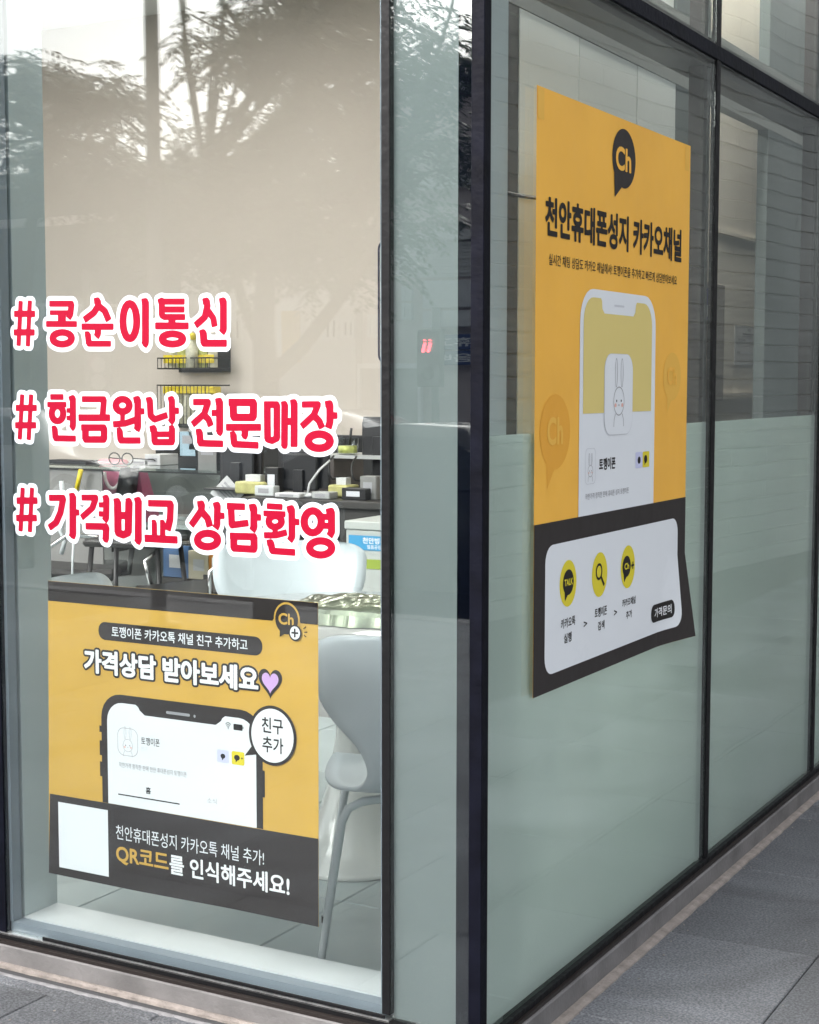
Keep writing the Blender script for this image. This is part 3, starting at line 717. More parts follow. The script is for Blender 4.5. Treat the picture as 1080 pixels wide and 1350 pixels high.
# ------------------------------------------------------------------ printed posters
def pm(name, c, rough=.5): return mat(name, c, rough, bump=.3, bscale=6, spec=.25)
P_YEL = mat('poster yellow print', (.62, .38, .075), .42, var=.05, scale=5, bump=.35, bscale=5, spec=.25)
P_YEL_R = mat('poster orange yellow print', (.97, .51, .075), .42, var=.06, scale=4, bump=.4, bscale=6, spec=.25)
P_BLK = pm('poster charcoal print', (.030, .025, .025), .45)
P_INK = pm('poster black ink', (.014, .012, .012), .5)
P_WHT = pm('poster white', (.80, .83, .86), .5)
P_WHT2 = pm('poster bright white', (.86, .88, .90), .5)
P_LEM = pm('lemon print', (.78, .66, .04), .5)
P_PALE = pm('pale yellow print', (.76, .62, .22), .5)
P_LAV = pm('lavender print', (.62, .64, .86), .5)
P_HEART = pm('heart lilac print', (.62, .40, .72), .5)
P_GREY = pm('mid grey print', (.35, .35, .37), .5)
P_LGREY = pm('light grey print', (.62, .64, .68), .5)
P_PINK = pm('blush pink print', (.85, .50, .42), .5)
P_FAINT = pm('deeper orange print', (.84, .405, .05), .5)
P_FAINT2 = pm('paler yellow print', (.88, .50, .085), .5)
P_BACK = pm('paper back', (.6, .6, .6), .6)

PL = thing('poster', 'square yellow and charcoal poster low in the front window below the red lettering', 'poster', (-.765, .018, .2776))
FLx = Flat(lambda u, v, l: (u * 1.0063 - .0088, .0175 - l, v * 1.0063 - .0091))
def P(name, loops, lift, m, **k):
    return FLx.put(name, loops, lift, m, PL, **k)
def quad(u0, v0, u1, v1): return [(u0, v0), (u1, v0), (u1, v1), (u0, v1)]
xl, xr = -1.150, -.387
# outer edge, slightly uneven like the hand fixed sheet
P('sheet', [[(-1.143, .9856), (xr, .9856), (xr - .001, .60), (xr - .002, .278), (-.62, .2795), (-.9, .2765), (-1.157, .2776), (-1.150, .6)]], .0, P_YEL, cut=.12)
P('top_band', [[(-1.1425, .9852), (-1.1432, .938), (-.504, .938), (-.4995, .9445), (-.4345, .9445), (-.4315, .938), (-.3875, .938), (-.3875, .9852)]], .0006, P_BLK, cut=.12)
P('bottom_band', [[(-1.1485, .473), (-.9, .4735), (-.6, .4725), (-.3885, .473), (-.3892, .2784), (-.62, .2799), (-.9, .2769), (-1.1565, .278)]], .0012, P_BLK, cut=.12)
P('title_pill', [rrect(-.991, .858, -.531, .8999, .0195)], .0006, P_BLK)
P('title_lettering', text_loops('토깽이폰 카카오톡 채널 친구 추가하고', (-.9513, .8669, -.5698, .892), .012), .0010, P_WHT)
hl = (-1.036, .7763, -.542, .8336)
P('headline_outline', text_loops('가격상담 받아보세요', hl, .042, .085), .0010, P_BLK)
P('headline_lettering', text_loops('가격상담 받아보세요', hl, .042), .0014, P_WHT2)
def heart(cx, cz, w, h):
    o = []
    for k in range(40):
        t_ = 2 * PI * k / 40
        o.append((cx + w * 16 * math.sin(t_) ** 3 / 32, cz + h * (13 * math.cos(t_) - 5 * math.cos(2 * t_) - 2 * math.cos(3 * t_) - math.cos(4 * t_)) / 29))
    return o
P('heart_outline', [heart(-.5105, .804, .062, .066)], .0011, P_BLK)
P('heart', [heart(-.5105, .804, .044, .046)], .0016, P_HEART)
# drawing of a phone
P('phone_body', [rrect(-.9868, .4735, -.5325, .734, [.058, .058, 0, 0])], .0005, P_BLK)
for (u0, v0, u1, v1) in ((-.993, .64, -.9866, .655), (-.993, .585, -.9866, .62), (-.993, .535, -.9866, .57), (-.5327, .545, -.527, .605)):
    P('phone_button', [quad(u0, v0, u1, v1)], .0006, P_BLK)
scr = [(-.969, .4738), (-.5494, .4738)] + [(-.5494 - .045 + .045 * math.cos(R(a)), .7148 - .045 + .045 * math.sin(R(a))) for a in range(0, 91, 15)]
scr += [(-.632, .7148), (-.640, .709), (-.643, .703)] + [(-.658 + .0 , .6925)] + [(-.858, .6925), (-.873, .703), (-.876, .709), (-.884, .7148)]
scr += [(-.969 + .045 - .045 * math.cos(R(a)), .7148 - .045 + .045 * math.sin(R(a))) for a in range(90, -1, -15)]
P('phone_screen', [scr], .0010, P_WHT)
P('phone_speaker', [rrect(-.796, .7035, -.729, .710, .003)], .0014, P_GREY)
P('phone_camera', [oval(-.716, .706, .003, .0035, 12)], .0014, P_GREY)
def rabbit(put, cu, cv, s, sv, lift, w, hw=None):
    """plain line drawing of a rabbit face; s, sv = half width / height of the face"""
    face = oval(cu, cv, s, sv, 28)
    put('rabbit_line', [face, oval(cu, cv, s - w, sv - w, 28)[::-1]], lift, P_GREY)
    for sg in (-1, 1):
        e = oval(cu + sg * s * .52, cv + sv * 1.95, s * .24, sv * 1.0, 20)
        e2 = oval(cu + sg * s * .52, cv + sv * 1.95, s * .24 - w, sv * 1.0 - w, 20)[::-1]
        put('rabbit_line', [e, e2], lift, P_GREY)
        put('rabbit_eye', [oval(cu + sg * s * .42, cv + sv * .02, s * .09, sv * .09, 10)], lift, P_INK)
        put('rabbit_cheek', [oval(cu + sg * s * .62, cv - sv * .28, s * .2, sv * .14, 12)], lift, P_PINK)
        put('rabbit_line', [stroke([(cu + sg * s * .62, cv - sv * .86), (cu + sg * s * .85, cv - sv * 1.25), (cu + sg * s * .9, cv - sv * 1.75)], w)], lift, P_GREY)
    put('rabbit_line', [stroke([(cu - s * .12, cv - sv * .32), (cu, cv - sv * .22), (cu + s * .12, cv - sv * .32)], w)], lift, P_GREY)
P('profile_frame', [rrect(-.9385, .5926, -.8786, .6578, .018), rrect(-.9373, .5938, -.8798, .6566, .0172)[::-1]], .0014, P_GREY)
rabbit(P, -.9085, .617, .0145, .0150, .0014, .0010)
P('name_lettering', text_loops('토깽이폰', (-.8693, .6242, -.8155, .6422), .008), .0014, P_INK)
P('name_lettering', text_loops('친구', (-.8696, .609, -.8512, .6197)), .0014, P_LGREY)
P('line_lettering', text_loops('착한가격 정직한 판매 천안 휴대폰성지 토깽이폰', (-.9354, .5632, -.7397, .5759), .008), .0014, P_GREY)
P('tab_lettering', text_loops('홈', (-.858, .5111, -.8426, .5267), .03), .0014, P_INK)
P('tab_lettering', text_loops('소식', (-.6835, .5124, -.6573, .5248)), .0014, P_GREY)
P('tab_underline', [quad(-.9388, .4978, -.7605, .5008)], .0014, P_INK)
P('app_icon', [rrect(-.6551, .6092, -.6225, .6386, .004)], .0014, P_LAV)
P('app_icon', [rrect(-.6149, .6092, -.5807, .6392, .004)], .0014, P_LEM)
P('app_icon_mark', [oval(-.6385, .6245, .0065, .0055, 16)], .0018, P_INK)
P('app_icon_mark', [[(-.6415, .622), (-.641, .614), (-.6365, .6195)]], .0018, P_INK)
P('app_icon_mark', [oval(-.6005, .6255, .0078, .0065, 16)], .0018, P_INK)
P('app_icon_mark', [[(-.604, .622), (-.604, .614), (-.599, .6195)]], .0018, P_INK)
P('app_icon_mark', [quad(-.590, .6248, -.5835, .6262), quad(-.5875, .6222, -.5861, .6288)[:0] or quad(-.5899, .6249, -.5836, .6261)][:1], .0018, P_INK)
P('app_icon_mark', [quad(-.5875, .6223, -.5861, .6287)], .0021, P_INK)
for q in (.0135, .009, .0045):
    P('wifi_symbol', [stroke([(-.6236 + q * .75 * math.cos(R(a)), .688 + q * math.sin(R(a))) for a in range(45, 136, 15)], .0018)], .0014, P_INK)
P('wifi_symbol', [oval(-.6236, .6885, .0013, .0016, 10)], .0014, P_INK)
P('battery_symbol', [rrect(-.6094, .6870, -.5849, .7008, .002)], .0014, P_INK)
P('battery_symbol', [quad(-.5843, .6912, -.5825, .6966)], .0014, P_INK)
# speech bubble
bu, bv = -.5052, .6855
P('bubble_outline', [oval(bu, bv, .0625, .0665, 44)], .0020, P_BLK)
P('bubble_tail', [[(-.5797, .6325), (-.556, .6615), (-.541, .640)]], .0016, P_BLK)
P('bubble', [oval(bu, bv, .0555, .0595, 44)], .0026, P_WHT2)
P('bubble_lettering', text_loops('친구', (-.5323, .6903, -.4769, .7253), .018), .0030, P_INK)
P('bubble_lettering', text_loops('추가', (-.5310, .6475, -.4764, .6826), .018), .0030, P_INK)
# round channel logo straddling the band
P('logo_ring', [oval(-.4662, .9440, .0335, .0372, 36)], .0016, P_YEL)
P('logo_disc', [oval(-.4662, .9440, .0295, .0328, 36)], .0022, P_BLK)
P('logo_disc', [[(-.484, .922), (-.4846, .9044), (-.468, .914)]], .0021, P_BLK)
P('logo_lettering', text_loops('Ch', (-.487, .932, -.4475, .9575), .025), .0026, P_YEL)
P('plus_disc', [oval(-.4442, .9165, .0165, .0180, 28)], .0030, P_BLK)
P('plus_disc', [oval(-.4442, .9165, .0128, .0142, 28)], .0034, P_WHT2)
P('plus_mark', [quad(-.4530, .9145, -.4354, .9185)], .0038, P_INK)
P('plus_mark', [quad(-.4462, .9070, -.4422, .9260)], .0041, P_INK)
for a, b in (((-.4235, .9265), (-.417, .932)), ((-.4215, .9195), (-.4135, .9205)), ((-.4225, .913), (-.4165, .9095))):
    P('ray_mark', [stroke([a, b], .0022)], .0014, P_INK)
# lower band: blank code square and lines of lettering
P('code_square', [quad(-1.1224, .2977, -.9706, .4566)], .0018, P_WHT)
P('band_lettering', text_loops('천안휴대폰성지 카카오톡 채널 추가!', (-.9469, .3913, -.5302, .4259), .002), .0018, P_WHT)
P('band_lettering', text_loops('QR코드', (-.9479, .3331, -.7946, .3782), .024), .0018, P_YEL)
P('band_lettering', text_loops('를 인식해주세요!', (-.7917, .3327, -.463, .3797), .024), .0018, P_WHT2)

# ---- tall poster on the side pane
FLx.put('paper_back', [[(-1.143, .9856), (xr, .9856), (xr - .002, .278), (-.62, .2795), (-.9, .2765), (-1.157, .2776)]], -.0006, P_BACK, PL)
PR = thing('poster', 'tall orange yellow poster with a phone picture on the side pane, lower corner curling', 'poster', (.002, .72, .775))
def curl(u, v, l):
    du = max(0, u - 1.02); dv = max(0, 1.00 - v)
    s = du * dv
    x = .0035 + l + .62 * s * (1 + .8 * du)
    return (x, u + .45 * s * 0.6, v)
FR = Flat(curl)
def Q(name, loops, lift, m, **k):
    return FR.put(name, loops, lift, m, PR, **k)
yl_, yr_ = .2418, 1.206
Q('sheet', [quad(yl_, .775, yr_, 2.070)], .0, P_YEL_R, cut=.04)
Q('bottom_band', [quad(yl_ + .0005, .7754, yr_ - .0005, 1.149)], .0009, P_BLK, cut=.04)
Q('white_panel', [rrect(.2987, .8131, 1.144, 1.0988, .040)], .0018, P_WHT, cut=.04)
for (u, v) in ((.262, 2.035), (1.178, 2.035)):
    Q('corner_tape', [quad(u - .016, v - .032, u + .016, v + .032)], .0009, P_FAINT2)
Q('logo_bubble', [oval(.7348, 1.979, .0740, .0690, 40)], .0010, P_BLK)
Q('logo_bubble', [[(.672, 1.945), (.678, 1.884), (.735, 1.920)]], .0014, P_BLK)
Q('logo_lettering', text_loops('Ch', (.6808, 1.9489, .7787, 2.0049), .03), .0018, P_YEL_R)
Q('title_lettering', text_loops('천안휴대폰성지 카카오채널', (.2873, 1.763, 1.1444, 1.8482), .034), .0012, P_INK)
Q('subtitle_lettering', text_loops('실시간 채팅 상담도 카카오 채널에서! 토깽이폰을 추가하고 빠르게 상담받아보세요', (.3077, 1.7029, 1.1113, 1.7273), .006), .0012, P_INK)
for nm, u, v, a, b, m in (('faded_bubble', .3484, 1.345, .081, .082, P_FAINT), ('faded_bubble', 1.087, 1.468, .066, .062, P_FAINT2)):
    Q(nm, [oval(u, v, a, b, 36)], .0008, m)
    Q(nm, [[(u - a * .55, v - b * .7), (u - a * .5, v - b * 1.5), (u - a * .0, v - b * .95)]], .0006, m)
    Q('faded_lettering', text_loops('Ch', (u - a * .55, v - b * .35, u + a * .5, v + b * .4), .03), .0016, P_FAINT2 if m is P_FAINT else P_YEL_R)
Q('phone_body', [rrect(.4800, 1.149, .9610, 1.6650, [.075, .075, 0, 0])], .0010, P_WHT)
scr = [(.4995, 1.382), (.9340, 1.382)] + [(.934 - .055 + .055 * math.cos(R(a)), 1.646 - .055 + .055 * math.sin(R(a))) for a in range(0, 91, 15)]
scr += [(.828, 1.646), (.822, 1.640), (.818, 1.622), (.806, 1.612), (.622, 1.612), (.609, 1.622), (.606, 1.640), (.600, 1.646)]
scr += [(.4995 + .055 - .055 * math.cos(R(a)), 1.646 - .055 + .055 * math.sin(R(a))) for a in range(90, -1, -15)]
Q('phone_screen', [scr], .0016, P_PALE)
Q('phone_speaker', [rrect(.682, 1.6305, .745, 1.6350, .002)], .0016, P_LGREY)
Q('profile_frame', [rrect(.6240, 1.3285, .8055, 1.5205, .040)], .0020, P_LGREY)
Q('profile_frame', [rrect(.6262, 1.3300, .8033, 1.5190, .0385)], .0024, P_WHT)
rabbit(Q, .7148, 1.4085, .0345, .0345, .0028, .0024)
Q('profile_frame', [rrect(.5165, 1.2200, .5764, 1.3023, .012), rrect(.5180, 1.2212, .5749, 1.3011, .0115)[::-1]], .0016, P_LGREY)
rabbit(Q, .5465, 1.250, .0150, .0140, .0016, .0013)
Q('name_lettering', text_loops('토깽이폰', (.5982, 1.2482, .7, 1.2767), .03), .0016, P_INK)
Q('app_icon', [rrect(.8313, 1.2428, .8774, 1.2822, .003)], .0016, P_LAV)
Q('app_icon', [rrect(.8808, 1.2427, .9262, 1.2818, .003)], .0016, P_LEM)
Q('app_icon_mark', [oval(.855, 1.262, .010, .009, 16)], .0020, P_INK)
Q('app_icon_mark', [oval(.900, 1.263, .011, .010, 16)], .0020, P_INK)
Q('app_icon_mark', [[(.893, 1.258), (.893, 1.248), (.901, 1.254)]], .0020, P_INK)
Q('line_lettering', text_loops('착한가격 정직한 판매 휴대폰 성지 토깽이폰', (.5182, 1.1849, .7884, 1.1992), .006), .0016, P_GREY)
for u in (.4226, .607, .7869):
    Q('step_disc', [oval(u, 1.0045, .0470, .0525, 36)], .0024, P_LEM)
Q('step_mark', [oval(.4226, 1.007, .030, .0290, 28)], .0030, P_INK)
Q('step_mark', [[(.402, .992), (.405, .966), (.428, .985)]], .0028, P_INK)
Q('step_lettering', text_loops('TALK', (.400, 1.000, .446, 1.015), .03), .0036, P_LEM)
Q('step_mark', [oval(.602, 1.012, .0200, .0200, 24), oval(.602, 1.012, .0140, .0140, 24)[::-1]], .0030, P_INK)
Q('step_mark', [stroke([(.614, .999), (.634, .977)], .008)], .0030, P_INK)
Q('step_mark', [oval(.777, 1.0065, .0270, .0260, 28)], .0030, P_INK)
Q('step_mark', [[(.758, .993), (.762, .969), (.782, .984)]], .0028, P_INK)
Q('step_lettering', text_loops('Ch', (.762, .999, .792, 1.015), .03), .0036, P_LEM)
Q('step_lettering', [[(.807, 1.003), (.826, 1.003), (.826, 1.008), (.807, 1.008)]], .0036, P_INK)
Q('step_lettering', [quad(.8140, .9965, .8190, 1.0145)], .0040, P_INK)
for s, bx in (('카카오톡', (.3851, .9051, .4649, .9276)), ('실행', (.4017, .871, .4451, .893)), ('토깽이폰', (.5795, .9043, .6539, .9274)), ('검색', (.5995, .8724, .6397, .8937)),
              ('카카오채널', (.7526, .9081, .8413, .9276)), ('추가', (.7783, .8763, .8178, .8957)), ('>', (.5141, .8924, .534, .9062)), ('>', (.7, .8953, .7186, .9088))):
    Q('step_lettering', text_loops(s, bx, .02), .0024, P_INK)
Q('button_pill', [rrect(.9527, .8416, 1.103, .8875, .020)], .0026, P_INK, cut=.04)
Q('button_lettering', text_loops('가격문의', (.9753, .8525, 1.0828, .8772), .02), .0034, P_WHT2, cut=.04)

# ------------------------------------------------------------------ vinyl lettering on the front pane
V_RED = mat('red vinyl', (.35, .002, .024), .5, spec=.12)
V_WHT = mat('white vinyl', (.68, .73, .80), .5, spec=.15)
def glyph_field(strokes, x0, y0, nx, ny, h):
    X = (x0 + np.arange(nx) * h)[None, :]; Y = (y0 + np.arange(ny) * h)[:, None]
    F = np.full((ny, nx), 1.0)
    rr = .0016
    for Ws, pts in strokes:
        Ws = [w * 1e-4 for w in Ws]; p = [(a * 1e-4, b * 1e-4) for a, b in pts]
        closed = p[0] == p[-1]
        for i in range(len(p) - 1):
            a, b, w = p[i], p[i + 1], Ws[i]
            L = math.hypot(b[0] - a[0], b[1] - a[1])
            if L < 1e-9: continue
            dx, dy = (b[0] - a[0]) / L, (b[1] - a[1]) / L
            s_ = (X - a[0]) * dx + (Y - a[1]) * dy
            t_ = (X - a[0]) * -dy + (Y - a[1]) * dx
            qx = np.abs(s_ - L / 2) - L / 2 + rr; qy = np.abs(t_) - w + rr
            F = np.minimum(F, np.hypot(np.maximum(qx, 0), np.maximum(qy, 0)) + np.minimum(np.maximum(qx, qy), 0) - rr)
            if i > 0 or closed:
                w2 = min(w, Ws[i - 1])
                if closed: w2 = (w + Ws[i - 1]) / 2
                F = np.minimum(F, np.hypot(X - a[0], Y - a[1]) - w2)
    return F
h = .0012
names = ['top, shortest row of red and white vinyl lettering on the front pane',
         'middle row of red and white vinyl lettering on the front pane',
         'lowest row of red and white vinyl lettering, just above the square poster']
FV = Flat(lambda u, v, l: (u, -.0006 - l, v))
for ri, row in enumerate(STICKERS):
    allp = [q for g in row for st in g[1] for q in st[1]]
    zb = min(q[1] for q in allp) * 1e-4; xb = sum(q[0] for q in allp) / len(allp) * 1e-4
    T = thing('vinyl_lettering', names[ri], 'lettering', (xb, 0, zb), 'red lettering rows on the front pane')
    groups = [row[:1], row[1:]]
    if ri == 1: groups = [row[:1], row[1:5], row[5:]]
    if ri == 2: groups = [row[:1], row[1:5], row[5:]]
    for g in groups:
        ap = [q for s_ in g for st in s_[1] for q in st[1]]
        x0 = min(q[0] for q in ap) * 1e-4 - .03; x1 = max(q[0] for q in ap) * 1e-4 + .03
        z0 = min(q[1] for q in ap) * 1e-4 - .03; z1 = max(q[1] for q in ap) * 1e-4 + .03
        nx = int((x1 - x0) / h) + 1; nz = int((z1 - z0) / h) + 1
        F = None
        for nm, st in g:
            f = glyph_field(st, x0, z0, nx, nz, h)
            F = f if F is None else np.minimum(F, f)
            # the red letter
            FV.put('letter', contours(f - .0009, x0, z0, h), .0006, V_RED, T)
        FV.put('white_edge', contours(F - .0112, x0, z0, h), .0, V_WHT, T)
# ------------------------------------------------------------------ furniture and goods inside
C_WHITE = mat('white moulded plastic', (.55, .60, .63), .35, var=.03, scale=4)
C_GLOSS = mat('glossy white table lacquer', (.52, .53, .51), .12, coat=.6)
C_LEG = mat('pale grey powder coat', (.58, .62, .64), .4)
C_BLACK = mat('black metal', (.012, .012, .013), .4)
C_BLKPL = mat('black plastic', (.016, .016, .018), .35)
C_SEATB = mat('black vinyl seat', (.010, .0095, .009), .45, bump=.1)
C_CHROME = mat('chrome', (.6, .6, .6), .15, 1.0)
C_DKDESK = mat('dark laminate', (.032, .030, .028), .45, var=.15, scale=5)
C_GREYP = mat('grey desk panel', (.22, .22, .215), .5, var=.05, scale=3)
C_LTGREY = mat('light grey laminate', (.42, .43, .43), .4)
C_RUB = mat('rubber', (.02, .02, .02), .7)
C_BAG = mat('maroon paper bag', (.48, .10, .19), .6, var=.1, scale=8)
C_CORD = mat('pale cord', (.75, .66, .66), .6)
C_PINK = mat('pink case', (.70, .30, .33), .5)
C_PAPER = mat('white paper', (.58, .59, .60), .7)
C_YPL = mat('yellow plastic', (.80, .62, .02), .4)
C_YCLOTH = mat('pale yellow tissue pack', (.42, .40, .16), .6, var=.2, scale=20)
C_WIRE = mat('black wire', (.02, .018, .016), .45)
C_BLUE = mat('blue label', (.05, .30, .55), .5)
C_LBOX = mat('white freezer box', (.46, .48, .46), .45, var=.04, scale=4)
C_GRN = mat('green label', (.28, .36, .05), .5)
C_GLS = glass_mat('desk glass', (.93, .96, .95), .035)
C_SNACK = mat('clear yellow snack pouch', (.60, .58, .44), .3, var=.35, scale=30, bump=.4, bscale=30)
C_SNACK2 = mat('green yellow snack pouch', (.52, .54, .16), .3, var=.4, scale=35, bump=.4, bscale=30)

def chair(name, label, loc, rz, group='white moulded chairs round the pedestal table'):
    T = thing(name, label, 'chair', (0, 0, 0), group)
    # seat shell profile: front of the seat -> waist -> top of the back; local +y is where the sitter looks
    prof = [(.23, .425, .17), (.205, .445, .205), (.12, .442, .222), (0, .436, .225), (-.10, .438, .195), (-.165, .455, .140), (-.20, .50, .118), (-.22, .56, .140), (-.24, .63, .200), (-.262, .70, .236), (-.288, .775, .245), (-.300, .815, .238), (-.306, .838, .205), (-.308, .846, .150)]
    n = 12
    vt = []; vb = []; ff = []
    P3 = []
    # smooth the profile
    pr = []
    for i in range(len(prof) - 1):
        p0 = prof[max(i - 1, 0)]; p1 = prof[i]; p2 = prof[i + 1]; p3 = prof[min(i + 2, len(prof) - 1)]
        for q in range(4):
            t_ = q / 4
            pr.append([.5 * ((2 * p1[k]) + (-p0[k] + p2[k]) * t_ + (2 * p0[k] - 5 * p1[k] + 4 * p2[k] - p3[k]) * t_ * t_ + (-p0[k] + 3 * p1[k] - 3 * p2[k] + p3[k]) * t_ ** 3) for k in range(3)])
    pr.append(list(prof[-1]))
    for i, (y, z, w) in enumerate(pr):
        a = pr[max(i - 1, 0)]; b = pr[min(i + 1, len(pr) - 1)]
        d = Vector((0, b[0] - a[0], b[1] - a[1])).normalized()
        nn = Vector((1, 0, 0)).cross(d)
        back = max(0, min(1, (z - .46) / .2))
        for k in range(n + 1):
            s_ = -1 + 2 * k / n
            bend = (s_ * s_) * (.018 + .045 * back) * (w / .22)
            p = Vector((s_ * w, y, z)) + Vector((0, 1, 0)) * bend * back + Vector((0, 0, 1)) * bend * (1 - back) * .6
            vt.append(p + nn * .005); vb.append(p - nn * .005)
    m = n + 1
    N = len(vt)
    for i in range(len(pr) - 1):
        for k in range(n):
            a = i * m + k
            ff.append((a, a + 1, a + m + 1, a + m)); ff.append((N + a, N + a + m, N + a + m + 1, N + a + 1))
    rim = [k for k in range(m)] + [i * m + n for i in range(1, len(pr))] + [(len(pr) - 1) * m + k for k in range(n - 1, -1, -1)] + [i * m for i in range(len(pr) - 2, 0, -1)]
    for a, b in zip(rim, rim[1:] + rim[:1]): ff.append((b, a, N + a, N + b))
    mb = MB(); mb.add(vt + vb, ff, True)
    mb.build('shell', C_WHITE, T)
    for sx in (-1, 1):
        for sy in (-1, 1):
            mb = MB()
            mb.tube([(sx * .03, sy * .10, .424), (sx * .13, sy * .135, .421), (sx * .165, sy * .150, .408), (sx * .180, sy * .160, .375), (sx * .235, sy * .215, .012)], [.010, .0105, .0105, .0105, .009], 10)
            lg = mb.build('leg', C_LEG, T)
            mb = MB(); mb.lathe([(.0, 0), (.011, 0), (.011, .018), (.0, .018)], 10, (sx * .235, sy * .215, 0)); mb.build('foot_cap', C_RUB, lg)
    mb = MB(); mb.box(-.07, -.11, .4245, .07, .11, .431, b=.002); mb.build('seat_plate', C_LEG, T)
    T.location = loc; T.rotation_euler = (0, 0, rz)
    return T
# rz: local +y (front) turned counter clockwise
chair('chair', 'white moulded chair close behind the front pane with its back to the glass', (-.457, .556, IZ), R(30))
c2 = chair('chair', 'white moulded chair beyond the pedestal table, back rising behind the poster', (at(383, 760, 1.80)[0] + .14, 2.05 - .5, IZ), R(209))
c2.scale = (1.1, 1.1, 1.02)
c3 = chair('chair', 'white moulded chair left of the table, mostly hidden behind the square poster', (-1.48, .78, IZ), R(-75))

tx, ty = -.985, 1.12
T = thing('pedestal_table', 'round white table on a flared glossy pedestal behind the front pane', 'table', (tx, ty, IZ))
mb = MB(); mb.lathe([(0, 0), (.205, 0), (.208, .006), (.200, .016), (.165, .045), (.125, .10), (.095, .17), (.068, .27), (.050, .38), (.045, .50), (.048, .60), (.060, .68), (.085, .715), (.0, .716)], 40, (tx, ty, IZ)); mb.build('pedestal', C_GLOSS, T)
mb = MB(); mb.lathe([(0, .717), (.38, .717), (.470, .728), (.480, .738), (.476, .746), (.0, .747)], 56, (tx, ty, IZ)); mb.build('tabletop', C_GLOSS, T)

# crumpled silver snack bag on the table
bp = at(470, 800, .98)
T = thing('foil_bag', 'crumpled silver and pale green foil bag lying on the white table', 'bag', (bp[0], .98, IZ + .748))
def foil(cx, cy_, cz, lx, ly, hz, rz, seed, nx=44, ny=26):
    rnd = random.Random(seed)
    ph = [(rnd.uniform(-1, 1) * 13, rnd.uniform(-1, 1) * 13, rnd.uniform(0, 6), rnd.uniform(.2, 1)) for _ in range(14)]
    vv = []; ff = []
    for side in (0, 1):
        for j in range(ny + 1):
            for i in range(nx + 1):
                u = -1 + 2 * i / nx; v = -1 + 2 * j / ny
                e = max(0, 1 - abs(u) ** 4) * max(0, 1 - abs(v) ** 3.0)
                w = sum(a * abs(math.sin(px * u * .5 + py * v * .5 + q)) for px, py, q, a in ph) / 14
                z = hz * e ** .55 * (.55 + .9 * w) if side == 0 else .002
                x = u * lx / 2 * (1 + .05 * math.sin(v * 7)); y = v * ly / 2 * (1 - .14 * abs(u) ** 3 + .05 * math.sin(u * 9))
                vv.append((cx + x * math.cos(rz) - y * math.sin(rz), cy_ + x * math.sin(rz) + y * math.cos(rz), cz + z + .002))
    m = nx + 1; N = m * (ny + 1)
    for j in range(ny):
        for i in range(nx):
            a = j * m + i
            ff.append((a, a + 1, a + m + 1, a + m)); ff.append((N + a, N + a + m, N + a + m + 1, N + a + 1))
    mb = MB(); mb.add(vv, ff, False)
    return mb
C_FOIL = mat('silver green foil', (.24, .24, .22), .22, .8, c2=(.46, .52, .38), var=.3, scale=5)
foil(bp[0], .98, IZ + .747, .40, .24, .075, .15, 5).build('foil', C_FOIL, T)

# black bar stool
def stool(label, x, y, rz, z=.72):
    T = thing('bar_stool', label, 'stool', (x, y, IZ), 'black stools at the counter', rz)
    mb = MB()
    mb.box(-.20, -.17, z - .035, .20, .17, z, b=.012)
    me = mb
    o = me.build('seat', C_SEATB); o.parent = T
    for sx in (-1, 1):
        for sy in (-1, 1):
            mb = MB(); mb.tube([(sx * .165, sy * .135, z - .036), (sx * .215, sy * .19, 0)], .013, 8)
            o = mb.build('leg', C_BLACK); o.parent = T
    for q, zz in ((0, .22), (1, .34)):
        k = 1 + .25 * (1 - zz / z)
        for s_ in (-1, 1):
            mb = MB()
            if q == 0: mb.tube([(-.19, s_ * .168, zz), (.19, s_ * .168, zz)], .009, 8)
            else: mb.tube([(s_ * .187, -.158, zz), (s_ * .187, .158, zz)], .009, 8)
            o = mb.build('footrest', C_BLACK); o.parent = T
    return T
p = at(180, 708, 3.0)
stool('black bar stool in front of the glass counter, left of the office chairs', p[0], 3.0, R(15), 1.45 - (1.45 - p[2]) - IZ)

